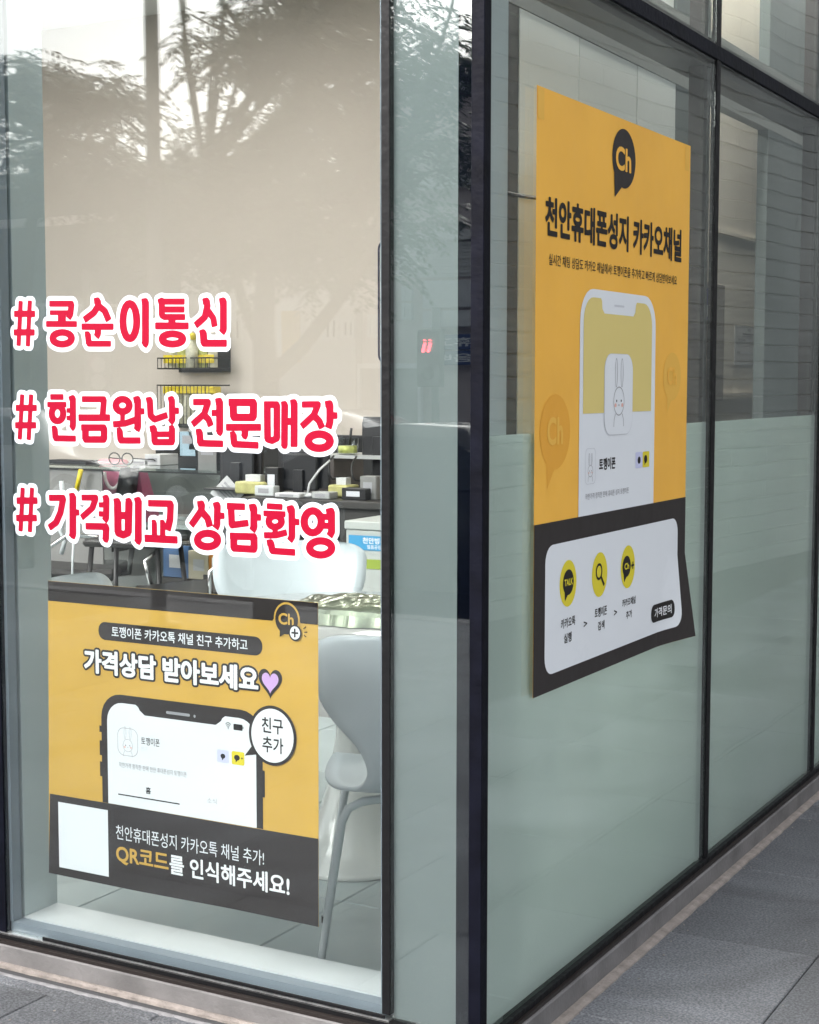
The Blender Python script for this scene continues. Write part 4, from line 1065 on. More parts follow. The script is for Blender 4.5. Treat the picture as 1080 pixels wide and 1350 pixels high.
# office chairs, dark
def office_chair(label, x, y, rz):
    T = thing('office_chair', label, 'office chair', (x, y, IZ), 'dark office chairs behind the front window', rz)
    def sub(mb, n, m, par=T):
        o = mb.build(n, m); o.parent = par; return o
    mb = MB(); mb.box(-.23, -.22, .44, .23, .22, .50, b=.02); sub(mb, 'seat', C_SEATB)
    mb = MB()
    vv = []; ff = []
    for j in range(9):
        for i in range(9):
            u = -1 + i / 4; v = j / 8
            w = .21 * (1 - .25 * abs(2 * v - 1) ** 3)
            vv.append((u * w, -.24 - .05 * v + .05 * u * u, .58 + .42 * v))
    for side in (0, 1):
        for j in range(8):
            for i in range(8):
                a = j * 9 + i + side * 81
                q = (a, a + 1, a + 10, a + 9)
                ff.append(q if side == 0 else q[::-1])
    vv = vv + [(x_, y_ - .018, z_) for x_, y_, z_ in vv]
    mb.add(vv, ff, True); sub(mb, 'backrest', C_SEATB)
    for s_ in (-1, 1):
        mb = MB(); mb.tube([(s_ * .24, .10, .46), (s_ * .27, .12, .60), (s_ * .27, 0, .68), (s_ * .26, -.18, .66), (s_ * .2, -.25, .62)], .012, 8); sub(mb, 'armrest', C_CHROME)
    mb = MB(); mb.tube([(0, -.10, .44), (0, -.25, .46), (0, -.27, .60)], .016, 8); sub(mb, 'back_bar', C_BLACK)
    mb = MB(); mb.lathe([(.0, .06), (.03, .06), (.03, .28), (.018, .28), (.018, .44), (0, .44)], 12); sub(mb, 'gas_lift', C_BLACK)
    for k in range(5):
        a = 2 * PI * k / 5
        mb = MB(); mb.tube([(0, 0, .09), (.26 * math.cos(a), .26 * math.sin(a), .065)], [.022, .014], 8); b_ = sub(mb, 'base_arm', C_CHROME)
        mb = MB(); mb.lathe([(0, 0), (.025, 0), (.025, .05), (0, .05)], 10, (.27 * math.cos(a), .27 * math.sin(a), 0)); sub(mb, 'castor', C_BLKPL, b_)
    return T
p = at(262, 700, 2.9)
office_chair('black office chair with chrome arms beside the bar stool', p[0], 2.9, R(160))
p = at(370, 700, 3.05)
office_chair('black office chair with chrome arms in front of the dark counter', p[0], 3.05, R(200))
p = at(105, 720, 3.3)
office_chair('black office chair at the left end of the glass counter', p[0], 3.3, R(120))

# glass topped counter, left
def abox(px0, px1, pyt, Y0, Y1, pyb=None):
    """box spanning two pixel columns at depth Y0, top at the pixel row pyt"""
    a = at(px0, pyt, Y0); b = at(px1, pyt, Y0)
    zb = at((px0 + px1) / 2, pyb, Y0)[2] if pyb else IZ
    return (a[0], Y0, zb, b[0], Y1, (a[2] + b[2]) / 2)
x0, _, _, x1, _, zt = abox(76, 310, 617, 3.35, 3.9)
T = thing('display_counter', 'grey counter with a glass top and glass front holding the maroon bag', 'counter', ((x0 + x1) / 2, 3.6, IZ))
mb = MB(); mb.box(x0 - .3, 3.33, zt - .012, x1, 3.92, zt); mb.build('glass_top', C_GLS, T)
mb = MB(); mb.box(x0 - .3, 3.35, zt - .022, x1 - .01, 3.36, zt - .0125); mb.build('trim', C_BLACK, T)
mb = MB(); mb.box(x1 - .016, 3.365, IZ + .06, x1 - .008, 3.9, zt - .013); mb.build('glass_end', C_GLS, T)
xm = at(137, 640, 3.37)[0]
mb = MB(); mb.box(x0 - .3, 3.362, IZ, xm - .004, 3.37, zt - .023); mb.build('front_panel', C_GREYP, T)
mb = MB(); mb.box(xm, 3.362, IZ, x1 - .02, 3.37, zt - .023); mb.build('front_glass', C_GLS, T)
mb = MB(); mb.box(x0 - .3, 3.88, IZ, x1, 3.9, zt - .013); mb.build('back_panel', C_GREYP, T)
mb = MB(); mb.box(xm + .01, 3.38, zt - .30, x1 - .02, 3.87, zt - .28); mb.build('shelf', C_LTGREY, T)
mb = MB(); mb.box(xm + .01, 3.38, IZ, x1 - .02, 3.87, IZ + .08); mb.build('base', C_DKDESK, T)
# maroon bag with white handle inside
a = at(137, 655, 3.5); b = at(196, 655, 3.5)
T = thing('paper_bag', 'maroon paper bag with a white cord handle standing in the glass counter', 'bag', ((a[0] + b[0]) / 2, 3.5, zt - .28))
mb = MB(); hz = .235
vv = [(a[0], 3.44, zt - .279), (b[0] + .03, 3.44, zt - .279), (b[0] + .03, 3.56, zt - .279), (a[0], 3.56, zt - .279), (a[0] + .0, 3.47, zt - .03), (b[0] - .03, 3.47, zt - .03), (b[0] - .03, 3.53, zt - .03), (a[0] + .0, 3.53, zt - .03)]
mb.add(vv, [(3, 2, 1, 0), (0, 1, 5, 4), (1, 2, 6, 5), (2, 3, 7, 6), (3, 0, 4, 7), (4, 5, 6, 7)]); mb.build('bag_body', C_BAG, T)
hp = [at(138 + 22 * .5 - 11 * math.cos(t_), 622 + (22) * math.sin(t_), 3.43) for t_ in np.linspace(0, PI, 12)]
mb = MB(); mb.tube(hp, .009, 8); mb.build('handle', C_CORD, T)
# things on the counter
def lie(px, py, Y): q = at(px, py, Y); return q[0], q[2]
x, z = lie(155, 607, 3.45)
T = thing('glasses_case', 'small pink case lying on the glass counter', 'case', (x - .07, 3.5, zt))
mb = MB()
mb.lathe([(0, 0), (.055, .002), (.065, .015), (.055, .028), (0, .032)], 18, (0, 0, 0))
mb.v = [(v[0] * 1.5 + x - .07, v[1] * .7 + 3.5, v[2] + zt + .001) for v in mb.v]; mb.build('case', C_PINK, T)
T = thing('eyeglasses', 'dark wire eyeglasses resting on the counter beside the pink case', 'eyeglasses', (x + .02, 3.45, zt))
for s_ in (0, 1):
    cx = x - .02 + s_ * .085
    mb = MB(); mb.tube([(cx + .036 * math.cos(t_), 3.45, zt + .036 + .03 * math.sin(t_)) for t_ in np.linspace(0, 2 * PI, 20)], .0035, 6, False); mb.build('rim', C_WIRE, T)
    mb = MB(); mb.tube([(cx + (.036 if s_ else -.036), 3.45, zt + .04), (cx + (.08 if s_ else -.04), 3.56, zt + .03), (cx + (.085 if s_ else -.04), 3.6, zt + .006)], .003, 6); mb.build('temple', C_WIRE, T)
mb = MB(); mb.tube([(x + .016, 3.45, zt + .04), (x + .029, 3.45, zt + .04)], .003, 6); mb.build('bridge', C_WIRE, T)
a = at(96, 610, 3.5)
T = thing('keyboard', 'black keyboard lying at the left end of the glass counter', 'keyboard', (a[0], 3.5, zt))
mb = MB(); mb.box(a[0] - .12, 3.42, zt + .001, a[0] + .16, 3.55, zt + .016, b=.003); mb.build('case', C_BLKPL, T)
mb = MB()
for i in range(14):
    for j in range(4): mb.box(a[0] - .112 + i * .019, 3.427 + j * .029, zt + .0162, a[0] - .112 + i * .019 + .016, 3.427 + j * .029 + .024, zt + .021)
mb.build('keys', C_BLACK, T)
for (px, lab, w_, h_, m_) in ((150, 'stack of white papers on the middle of the glass counter', .16, .008, C_PAPER), (214, 'white paper box on the right end of the glass counter', .10, .055, C_PAPER), (196, 'low white carton beside the paper box on the counter', .12, .025, C_PAPER)):
    a = at(px, 606, 3.65)
    T = thing('paper_stack' if h_ < .01 else 'carton', lab, 'papers' if h_ < .01 else 'box', (a[0], 3.65, zt))
    mb = MB(); mb.box(a[0] - w_ / 2, 3.57, zt + .001, a[0] + w_ / 2, 3.72, zt + .001 + h_, b=.002); mb.build('body', m_, T)
    mb = MB(); mb.box(a[0] - w_ * .3, 3.5695, zt + h_ * .3, a[0] + w_ * .3, 3.5699, zt + h_ * .7) if h_ > .01 else mb.box(a[0] - w_ * .3, 3.60, zt + h_ + .0012, a[0] + w_ * .3, 3.70, zt + h_ + .0016)
    mb.build('print', P_GREY, T)
# yellow strap in front of the panel
mb = MB(); q0 = at(107, 619, 3.31); q1 = at(101, 646, 3.31)
mb.tube([q0, q1], .012, 6); T = tag(mb.build('strap', C_YPL), 'yellow strap hanging over the front of the grey counter', 'strap')
# cables at far left
mb = MB(); mb.tube([at(81, 634, 3.1), at(84, 660, 3.1), at(80, 700, 3.1), at(86, 712, 3.1), at(81, 730, 3.1)], .012, 8)
tag(mb.build('cable', C_LEG), 'pale cable hanging beside the window reveal left of the counter', 'cable')
mb = MB(); mb.tube([at(97, 712, 3.05), at(96, 740, 3.05), at(95, 790, 3.05)], .006, 6)
tag(mb.build('cable', C_LEG), 'thin pale cable hanging down in front of the grey counter panel', 'cable')

# dark counter across the back
x0 = at(205, 570, 3.95)[0]; x1 = at(520, 570, 3.95)[0]; zt2 = at(360, 572, 3.95)[2]
T = thing('dark_partition', 'dark low partition across the back of the shop behind the monitors', 'partition', ((x0 + x1) / 2, 4.0, IZ))
mb = MB(); mb.box(x0, 3.95, IZ, x1, 4.0, zt2 - .02); mb.build('panel', mat('charcoal felt panel', (.018, .018, .018), .8), T)
mb = MB(); mb.box(x0 - .01, 3.94, zt2 - .0195, x1, 4.01, zt2); mb.build('cap', C_BLKPL, T)
# dark desk
x0 = at(318, 662, 2.75)[0]; x1 = at(530, 662, 2.75)[0]; zd = at(430, 660, 2.75)[2]
T = thing('dark_desk', 'long dark topped desk carrying the monitors at the right of the shop', 'desk', ((x0 + x1) / 2, 3.1, IZ))
mb = MB(); mb.box(x0, 2.75, zd - .03, x1 + .3, 3.5, zd, b=.003); mb.build('desktop', C_DKDESK, T)
mb = MB(); mb.box(x0 + .02, 2.79, IZ, x0 + .05, 3.46, zd - .031); mb.build('side_panel', C_GREYP, T)
mb = MB(); mb.box(x0 + .06, 3.40, IZ + .2, x1 + .2, 3.42, zd - .031); mb.build('modesty_panel', C_DKDESK, T)
xq = at(405, 690, 2.8)[0]; xw = at(452, 690, 2.8)[0]
mb = MB(); mb.box(xw, 2.78, IZ, x1 + .25, 3.38, zd - .031); mb.build('cabinet', C_DKDESK, T)
mb = MB(); mb.box(xq, 2.78, IZ, xw - .01, 3.38, zd - .20); mb.build('grey_drawer_unit', C_GREYP, T)
# monitors seen from behind
def monitor(label, px0, px1, pyt, pyb, Y, rz=0):
    a = at(px0, pyb, Y); b = at(px1, pyt, Y)
    cx = (a[0] + b[0]) / 2
    T = thing('monitor', label, 'monitor', (cx, Y, zd), 'monitors on the dark desk')
    mb = MB(); mb.box(a[0], Y, a[2], b[0], Y + .02, b[2], b=.004); mb.build('housing', C_BLKPL, T)
    mb = MB(); mb.box(cx - .09, Y - .03, (a[2] + b[2]) / 2 - .09, cx + .09, Y - .001, (a[2] + b[2]) / 2 + .07, b=.006); mb.build('rear_cover', C_BLKPL, T)
    mb = MB(); mb.box(cx - .012, Y - .031, (a[2] + b[2]) / 2 - .01, cx + .022, Y - .0305, (a[2] + b[2]) / 2 + .0); mb.build('badge', C_PAPER, T)
    mb = MB(); mb.box(cx - .025, Y - .045, zd + .012, cx + .025, Y - .031, (a[2] + b[2]) / 2, b=.002); mb.build('stand', C_BLKPL, T)
    mb = MB(); mb.box(cx - .12, Y - .13, zd + .001, cx + .12, Y + .06, zd + .011, b=.003); mb.build('foot', C_BLKPL, T)
monitor('black monitor seen from behind, left one on the dark desk', 290, 345, 578, 640, 3.15)
monitor('black monitor seen from behind, middle one with a small pale badge', 367, 433, 595, 642, 3.0)
monitor('black monitor at the right edge of the pane, half hidden by the mullion', 478, 530, 550, 600, 3.3)
# raised shelf on the desk at right
a = at(432, 598, 3.3); b = at(530, 598, 3.3)
T = thing('desk_shelf', 'grey raised shelf above the right part of the dark desk', 'shelf', ((a[0] + b[0]) / 2, 3.3, zd))
mb = MB(); mb.box(a[0], 3.2, a[2] - .015, b[0], 3.48, a[2]); mb.build('board', C_LTGREY, T)
mb = MB(); mb.box(a[0] + .01, 3.21, zd + .001, a[0] + .09, 3.47, a[2] - .016); mb.build('upright', mat('brown grey upright', (.10, .085, .08), .5), T)
za = a[2]
a = at(457, 598, 3.25)
T = thing('glass_cup', 'short clear glass with pale liquid on the grey raised shelf', 'cup', (a[0], 3.26, za))
mb = MB(); mb.lathe([(0, .003), (.045, .003), (.048, .006), (.050, .075)], 20, (a[0], 3.26, za)); mb.build('cup', C_GLS, T)
mb = MB(); mb.lathe([(0, .008), (.043, .008), (.044, .04), (0, .04)], 20, (a[0], 3.26, za)); mb.build('drink', C_SNACK2, T)
mb = MB(); mb.tube([(a[0] + .01, 3.26, za + .045), (a[0] + .02, 3.26, za + .12)], .006, 6); mb.build('spoon', C_BLACK, T)
for (px, py, w_, lab) in ((337, 647, .16, 'pale yellow tissue pack on the dark desk between the monitors'), (453, 638, .10, 'small pale yellow pack under the raised shelf')):
    a = at(px, py, 2.95)
    T = thing('tissue_pack', lab, 'tissue pack', (a[0], 2.95, zd), 'pale yellow packs on the dark desk')
    mb = MB(); mb.box(a[0] - w_ / 2, 2.90, zd + .001, a[0] + w_ / 2, 3.0, zd + .055, b=.006); mb.build('pack', C_YCLOTH, T)
    mb = MB(); mb.box(a[0] - w_ / 4, 2.93, zd + .0555, a[0] + w_ / 4, 2.97, zd + .085); mb.build('opening', C_PAPER, T)
a = at(409, 647, 2.9)
T = thing('desk_lamp', 'small white gooseneck lamp clipped low on the dark desk', 'lamp', (a[0], 2.88, zd))
mb = MB(); mb.lathe([(0, .001), (.045, .001), (.045, .012), (.02, .018), (0, .018)], 20, (a[0], 2.88, zd)); mb.build('base', C_PAPER, T)
mb = MB(); mb.tube([(a[0], 2.88, zd + .015), (a[0] + .01, 2.88, zd + .06), (a[0] + .05, 2.90, zd + .12), (a[0] + .09, 2.92, zd + .16)], .005, 8); mb.build('neck', C_PAPER, T)
# tilted leaflet in a holder
T = thing('leaflet', 'white printed leaflet tilted in front of the dark counter', 'leaflet', tuple(at(300, 650, 3.1)))
q = [at(x_, y_, 3.1) for x_, y_ in ((277, 650), (299, 627), (321, 652), (301, 672))]
mb = MB(); mb.add([tuple(v) for v in q] + [(v[0], v[1] + .004, v[2]) for v in q], [(0, 1, 2, 3), (7, 6, 5, 4), (0, 4, 5, 1), (1, 5, 6, 2), (2, 6, 7, 3), (3, 7, 4, 0)]); mb.build('paper', C_PAPER, T)
for f0, f1 in ((.2, .3), (.38, .43), (.5, .55), (.62, .67)):
    e0 = [q[1] + (q[0] - q[1]) * f for f in (f0, f1)]; e1 = [q[2] + (q[3] - q[2]) * f for f in (f0, f1)]
    c = [e0[0] + (e1[0] - e0[0]) * .12, e0[0] + (e1[0] - e0[0]) * .85, e0[1] + (e1[1] - e0[1]) * .85, e0[1] + (e1[1] - e0[1]) * .12]
    mb = MB(); mb.add([(v[0], v[1] - .002, v[2]) for v in c], [(0, 1, 2, 3)]); mb.build('print_line', P_GREY, T)
# papers lying low inside the counter, boxes under it
random.seed(11)
for (px, py, w_, h_, m_, lab) in ((213, 655, .3, .02, C_LTGREY, 'pale ring binder lying flat in the glass counter'), (232, 740, .16, .16, mat('blue carton', (.06, .14, .3), .5), 'blue carton on the floor behind the stool'),
                              (262, 745, .13, .14, mat('cream carton', (.6, .55, .4), .5), 'cream carton on the floor beside the blue one'), (285, 742, .10, .12, mat('orange carton', (.6, .25, .04), .5), 'small orange carton beside the cream one')):
    Y = 3.6 if py < 700 else 3.3
    if py < 700:
        a = at(px, py, 3.6); base = zt - .279
    else:
        a = at(px, py, 3.3); base = a[2] - h_ / 2
    T = thing('carton' if h_ > .05 else 'binder', lab, 'box' if h_ > .05 else 'binder', (a[0], Y, base))
    mb = MB(); mb.box(a[0] - w_ / 2, Y, base, a[0] + w_ / 2, Y + .12, base + h_, b=.003); mb.build('body', m_, T)
    mb = MB(); mb.box(a[0] - w_ / 4, Y - .0015, base + h_ * .3, a[0] + w_ / 4, Y - .0005, base + h_ * .7); mb.build('label', C_PAPER, T)
    if py > 700:
        mb = MB(); mb.box(a[0] - w_ / 2 - .02, Y - .01, IZ, a[0] + w_ / 2 + .02, Y + .13, base - .001); mb.build('stand_box', C_DKDESK, T)

# white freezer box with blue label, right
a = at(456, 686, 2.45); b = at(540, 686, 2.45)
T = thing('white_box', 'white box cabinet with a blue label behind the silver foil bag', 'cabinet', ((a[0] + b[0]) / 2, 2.6, IZ))
zb = a[2]
mb = MB(); mb.box(a[0], 2.45, IZ, b[0], 2.9, zb - .035, b=.004); mb.build('body', C_LBOX, T)
mb = MB(); mb.box(a[0] - .004, 2.443, zb - .034, b[0], 2.905, zb, b=.004); mb.build('lid', C_LBOX, T)
la = at(460, 724, 2.448); lb = at(512, 708, 2.448)
mb = MB(); mb.box(la[0], 2.4465, la[2], lb[0], 2.4495, lb[2]); lbl = mb.build('label', C_BLUE, T)
FB = Flat(lambda u, v, l: (u, 2.4462 - l, v))
FB.put('label_lettering', text_loops('천안빙수', (la[0] + .065, la[2] + .026, lb[0] - .01, lb[2] - .006), .02), .0006, P_WHT, T)
FB.put('label_lettering', text_loops('얼음공장', (la[0] + .085, la[2] + .006, lb[0] - .03, la[2] + .022), .01), .0006, P_WHT, T)
la = at(460, 748, 2.448); lb = at(512, 739, 2.448)
mb = MB(); mb.box(la[0], 2.4465, la[2], lb[0], 2.4495, lb[2]); mb.build('label', C_GRN, T)

# wire racks with pouches on the back wall
for ri, (pyt, pyb, lab) in enumerate(((440, 486, 'upper black wire rack with pale pouches and a yellow capped bottle on the beige wall'), (500, 560, 'lower black wire rack full of yellow topped pouches on the beige wall'))):
    Y = 4.10
    a = at(208, pyb, Y); b = at(276, pyb, Y); tz = at(240, pyb - (14 if ri == 0 else 52), Y)[2]
    z0 = a[2]
    T = thing('wire_rack', lab, 'rack', ((a[0] + b[0]) / 2, Y, z0), 'wire racks on the beige wall')
    mb = MB()
    for z_ in (z0, tz):
        mb.tube([(a[0], Y + .19, z_), (a[0], Y, z_), (b[0], Y, z_), (b[0], Y + .19, z_)], .004, 5)
    for i in range(15):
        x_ = a[0] + (b[0] - a[0]) * i / 14
        mb.tube([(x_, Y, tz), (x_, Y, z0), (x_, Y + .19, z0)], .0022, 4)
    mb.build('wire_basket', C_WIRE, T)
    mb = MB(); mb.box(a[0], Y + .188, z0 - .02, b[0], Y + .197, z0 + .16); mb.build('hanger', C_WIRE, T)
    n = 5 if ri == 0 else 6
    for i in range(n):
        x_ = a[0] + (b[0] - a[0]) * (i + .5) / n
        hgt = random.uniform(.15, .19) if ri == 0 else .20
        w_ = (b[0] - a[0]) / n * .46
        T2 = thing('snack_pouch', ('%s pouch in the %s wire rack, %s' % (('pale green yellow', 'yellow topped')[ri], ('upper', 'lower')[ri], ['at its left end', 'second from the left', 'third from the left', 'fourth from the left', 'fifth from the left', 'at its right end'][i])), 'pouch', (x_, Y + .08, z0 + .004), 'pouches in the wire racks')
        mb = MB()
        vv = []; ff = []
        for j in range(7):
            v = j / 6
            th = .028 * math.sin(PI * min(1, v * .9 + .1)) + .002
            for s_ in (-1, -.5, 0, .5, 1):
                vv.append((x_ + s_ * w_, Y + .08 - th * (1 - s_ * s_), z0 + .006 + hgt * v))
            for s_ in (1, .5, 0, -.5, -1):
                vv.append((x_ + s_ * w_, Y + .081 + th * (1 - s_ * s_), z0 + .006 + hgt * v))
        for j in range(6):
            for k in range(10):
                ff.append((j * 10 + k, j * 10 + (k + 1) % 10, j * 10 + 10 + (k + 1) % 10, j * 10 + 10 + k))
        mb.add(vv, ff, True); mb.build('pouch', (C_SNACK2 if i % 2 else C_SNACK) if ri == 0 else C_SNACK, T2)
        if ri == 1:
            mb = MB(); mb.box(x_ - w_ * 1.04, Y + .045, z0 + hgt * .86, x_ + w_ * 1.04, Y + .115, z0 + hgt * 1.06, b=.004); mb.build('yellow_top', C_YPL, T2)
        else:
            mb = MB(); mb.box(x_ - w_, Y + .048, z0 + .03, x_ + w_, Y + .0485, z0 + .075); mb.build('label', C_YPL, T2)
    if ri == 0:
        p = at(256, 460, Y + .05)
        T2 = thing('bottle', 'pale bottle with a yellow cap in the upper wire rack', 'bottle', (p[0], Y + .02, z0 + .004))
        H = at(256, 438, Y)[2] - z0
        mb = MB(); mb.lathe([(0, .005), (.035, .005), (.035, H * .6), (.015, H * .75), (.015, H * .8)], 14, (p[0], Y + .03, z0)); mb.build('body', C_SNACK, T2)
        mb = MB(); mb.lathe([(0, H * .8), (.022, H * .8), (.022, H * .97), (.008, H), (0, H)], 14, (p[0], Y + .03, z0)); mb.build('cap', C_YPL, T2)
# side room: notice board post, blue sign, paper notice
a = ax_(953, 376, -.58); b = ax_(939, 528, -.58)
T = thing('post_panel', 'brown grey panel on the cream wall at the left edge of the second side pane', 'panel', (-.59, a[1] - .1, b[2]))
mb = MB(); mb.box(-.5995, a[1] - .35, b[2], -.570, a[1], a[2], b=.003); mb.build('panel', mat('brown grey laminate', (.22, .19, .165), .5, var=.1, scale=3), T)
mb = MB(); mb.box(-.5695, a[1] - .33, b[2] + .1, -.567, a[1] - .03, a[2] - .06); mb.build('inset', mat('brown grey inset', (.26, .23, .20), .5), T)
a = ax_(942, 381, -.56); b = ax_(934, 421, -.56)
T = thing('blue_sign', 'small blue sign with a white square fixed to the brown grey panel', 'sign', (-.562, a[1] - .05, b[2]))
mb = MB(); mb.box(-.5665, a[1] - .12, b[2], -.562, a[1], a[2]); mb.build('plate', mat('sign blue violet', (.05, .05, .22), .4), T)
mb = MB(); mb.box(-.5615, a[1] - .09, b[2] + .01, -.561, a[1] - .012, b[2] + .055); mb.build('white_square', C_PAPER, T)
FS = Flat(lambda u, v, l: (-.5612 + l, u, v))
FS.put('arrow', [[(a[1] - .07, a[2] - .015), (a[1] - .02, a[2] - .035), (a[1] - .07, a[2] - .055)]], .0004, C_PAPER, T)
a = ax_(969, 428, -.598); b = ax_(1003, 482, -.598)
T = thing('paper_notice', 'white paper notice pinned on the cream wall behind the second side pane', 'notice', (-.598, (a[1] + b[1]) / 2, b[2]))
mb = MB(); mb.box(-.5993, a[1], b[2], -.5975, b[1], a[2]); mb.build('paper', C_PAPER, T)
FN = Flat(lambda u, v, l: (-.5972 + l, u, v))
w_, h_ = b[1] - a[1], a[2] - b[2]
for (u0, v0, u1, v1, m_) in ((.46, .86, .58, .93, P_GREY), (.28, .77, .8, .80, P_INK), (.28, .72, .8, .745, P_GREY), (.12, .60, .38, .66, P_GREY), (.42, .60, .95, .65, P_LGREY), (.12, .54, .9, .565, P_LGREY), (.5, .42, .54, .5, P_LGREY), (.08, .28, .2, .34, P_GREY), (.22, .29, .95, .33, P_LGREY), (.3, .16, .72, .18, P_LGREY), (.72, .14, .8, .19, P_PINK)):
    FN.put('print_line', [quad(a[1] + u0 * w_, b[2] + v0 * h_, a[1] + u1 * w_, b[2] + v1 * h_)], .0003, m_, T)
# rounded dark frame just left of the mullion
a = at(499.5, 400, .055)[0]
zt_, zb_ = at(500, 317, .055)[2], at(500, 479, .055)[2]
T = thing('rounded_frame', 'thin dark rounded frame hanging inside beside the mullion of the front window', 'frame', (a + .05, .055, zb_))
r_ = .018
lp = [(p_[0], .055, p_[1]) for p_ in rrect(a, zb_, a + .10, zt_, r_, 6)]
mb = MB(); mb.tube(lp + [lp[0]], .0022, 8, False); mb.build('hoop', mat('navy black metal', (.02, .02, .05), .4), T)

# desk clutter: phone boxes, cables, stands, hanging papers
rnd = random.Random(21)
def atz(px, Y, z):           # x of a pixel column at depth Y
    return float(at(px, 600, Y)[0])
clut = [(352, 2.86, .10, .05, .045, M_WHITE, 'flat white phone box on the dark desk beside the yellow pack'), (362, 2.95, .07, .05, .12, C_BLKPL, 'upright black phone box behind the flat white one'),
        (385, 2.84, .13, .08, .02, C_PAPER, 'small stack of white leaflets on the dark desk'), (428, 2.84, .09, .07, .03, C_LTGREY, 'grey charger box on the dark desk near the lamp'),
        (471, 2.86, .12, .06, .05, C_BLKPL, 'black card reader on the right part of the dark desk'), (490, 2.90, .08, .06, .10, C_GREYP, 'grey receipt printer at the right end of the dark desk')]
for px, Y, w_, d_, h_, m_, lab in clut:
    x = atz(px, Y, zd)
    T = thing('phone_box' if 'phone' in lab else 'leaflet_stack' if 'leaflets' in lab else 'desk_device', lab, 'box' if 'box' in lab else 'leaflets' if 'leaflets' in lab else 'device', (x, Y, zd))
    mb = MB(); mb.box(x - w_ / 2, Y - d_ / 2, zd + .001, x + w_ / 2, Y + d_ / 2, zd + h_, b=.003); mb.build('body', m_, T)
    mb = MB(); mb.box(x - w_ * .3, Y - d_ / 2 - .0012, zd + h_ * .3, x + w_ * .25, Y - d_ / 2 - .0004, zd + h_ * .75); mb.build('print', P_GREY if m_ is not C_BLKPL else P_LGREY, T)
for k, (pa, pb, sag) in enumerate(((440, 475, .10), (470, 505, .06), (345, 372, .05))):
    xa_, xb_ = atz(pa, 3.05, 0), atz(pb, 3.05, 0)
    pts = [(xa_ + (xb_ - xa_) * t_, 3.05 - .1 * math.sin(t_ * 5), zd + .012 + .16 * (1 - t_) ** 2 * (1 if k < 2 else .3) + sag * .3 * math.sin(t_ * 9) ** 2) for t_ in np.linspace(0, 1, 14)]
    mb = MB(); mb.tube(pts, .005, 6)
    tag(mb.build('cable', C_BLACK), ['black cable looping down from the raised shelf', 'black cable at the right end of the dark desk', 'short black cable between the yellow pack and the monitor'][k], 'cable')
# sheets clipped to the partition, a small shelf of leaflets by the counter
for k, (px, py, w_, h_, m_) in enumerate(((246, 585, .10, .13, mat('pale blue leaflet', (.35, .5, .6), .6)), (256, 578, .08, .12, C_PAPER), (272, 600, .12, .16, C_GREYP))):
    a = at(px, py, 3.92)
    T = thing('wall_leaflet', ['pale blue leaflet standing against the dark partition', 'white leaflet next to the pale blue one on the partition', 'grey sheet fixed low on the dark partition'][k], 'leaflet', (a[0], 3.93, a[2] - h_ / 2))
    mb = MB(); mb.box(a[0] - w_ / 2, 3.928, a[2] - h_ / 2, a[0] + w_ / 2, 3.932, a[2] + h_ / 2); mb.build('sheet', m_, T)
    mb = MB(); mb.box(a[0] - w_ / 3, 3.927, a[2], a[0] + w_ / 3, 3.9275, a[2] + h_ / 3); mb.build('print', P_GREY, T)
# ------------------------------------------------------------------ the street the front window mirrors
M_LEAF = mat('leaf green', (.045, .085, .028), .5, var=.5, scale=1.2)
M_LEAF2 = mat('leaf green deep', (.030, .062, .024), .5, var=.5, scale=1.2)
M_BARK = mat('grey brown bark', (.10, .085, .07), .9, var=.3, scale=12, bump=.6, bscale=30)
def leafmesh(rnd, centres, nspray):
    """drooping feather leaves spread through soft ellipsoids: (centre, radii, weight)"""
    vv = []; ff = []
    tot = sum(c[2] for c in centres)
    for c, rad, w in centres:
        for _ in range(int(nspray * w / tot)):
            while True:
                q = Vector((rnd.uniform(-1, 1), rnd.uniform(-1, 1), rnd.uniform(-1, 1)))
                if q.length <= 1: break
            q = q * (.45 + .60 * rnd.random())
            p = Vector(c) + Vector((q.x * rad[0], q.y * rad[1], q.z * rad[2]))
            az = rnd.uniform(0, 2 * PI)
            d = Vector((math.cos(az), math.sin(az), rnd.uniform(-.5, .35))).normalized()
            side = d.cross(Vector((0, 0, 1))).normalized()
            L = rnd.uniform(.20, .36)
            n = 7
            pos = p
            for i in range(n):
                d = (d + Vector((0, 0, -.085))).normalized()
                pos = pos + d * (L / n)
                for s_ in (-1, 1):
                    ld = (side * s_ * .8 + d * .75 + Vector((0, 0, -.28 + rnd.uniform(-.2, .2)))).normalized()
                    ll = rnd.uniform(.055, .085) * (1 - .35 * abs(i / n - .4))
                    wd = ll * .17
                    wv = ld.cross(Vector((rnd.uniform(-.4, .4), rnd.uniform(-.4, .4), 1))).normalized() * wd
                    k = len(vv)
                    m_ = pos + ld * ll * .5
                    vv += [pos, m_ + wv, pos + ld * ll, m_ - wv]
                    ff.append((k, k + 1, k + 2, k + 3))
    return vv, ff
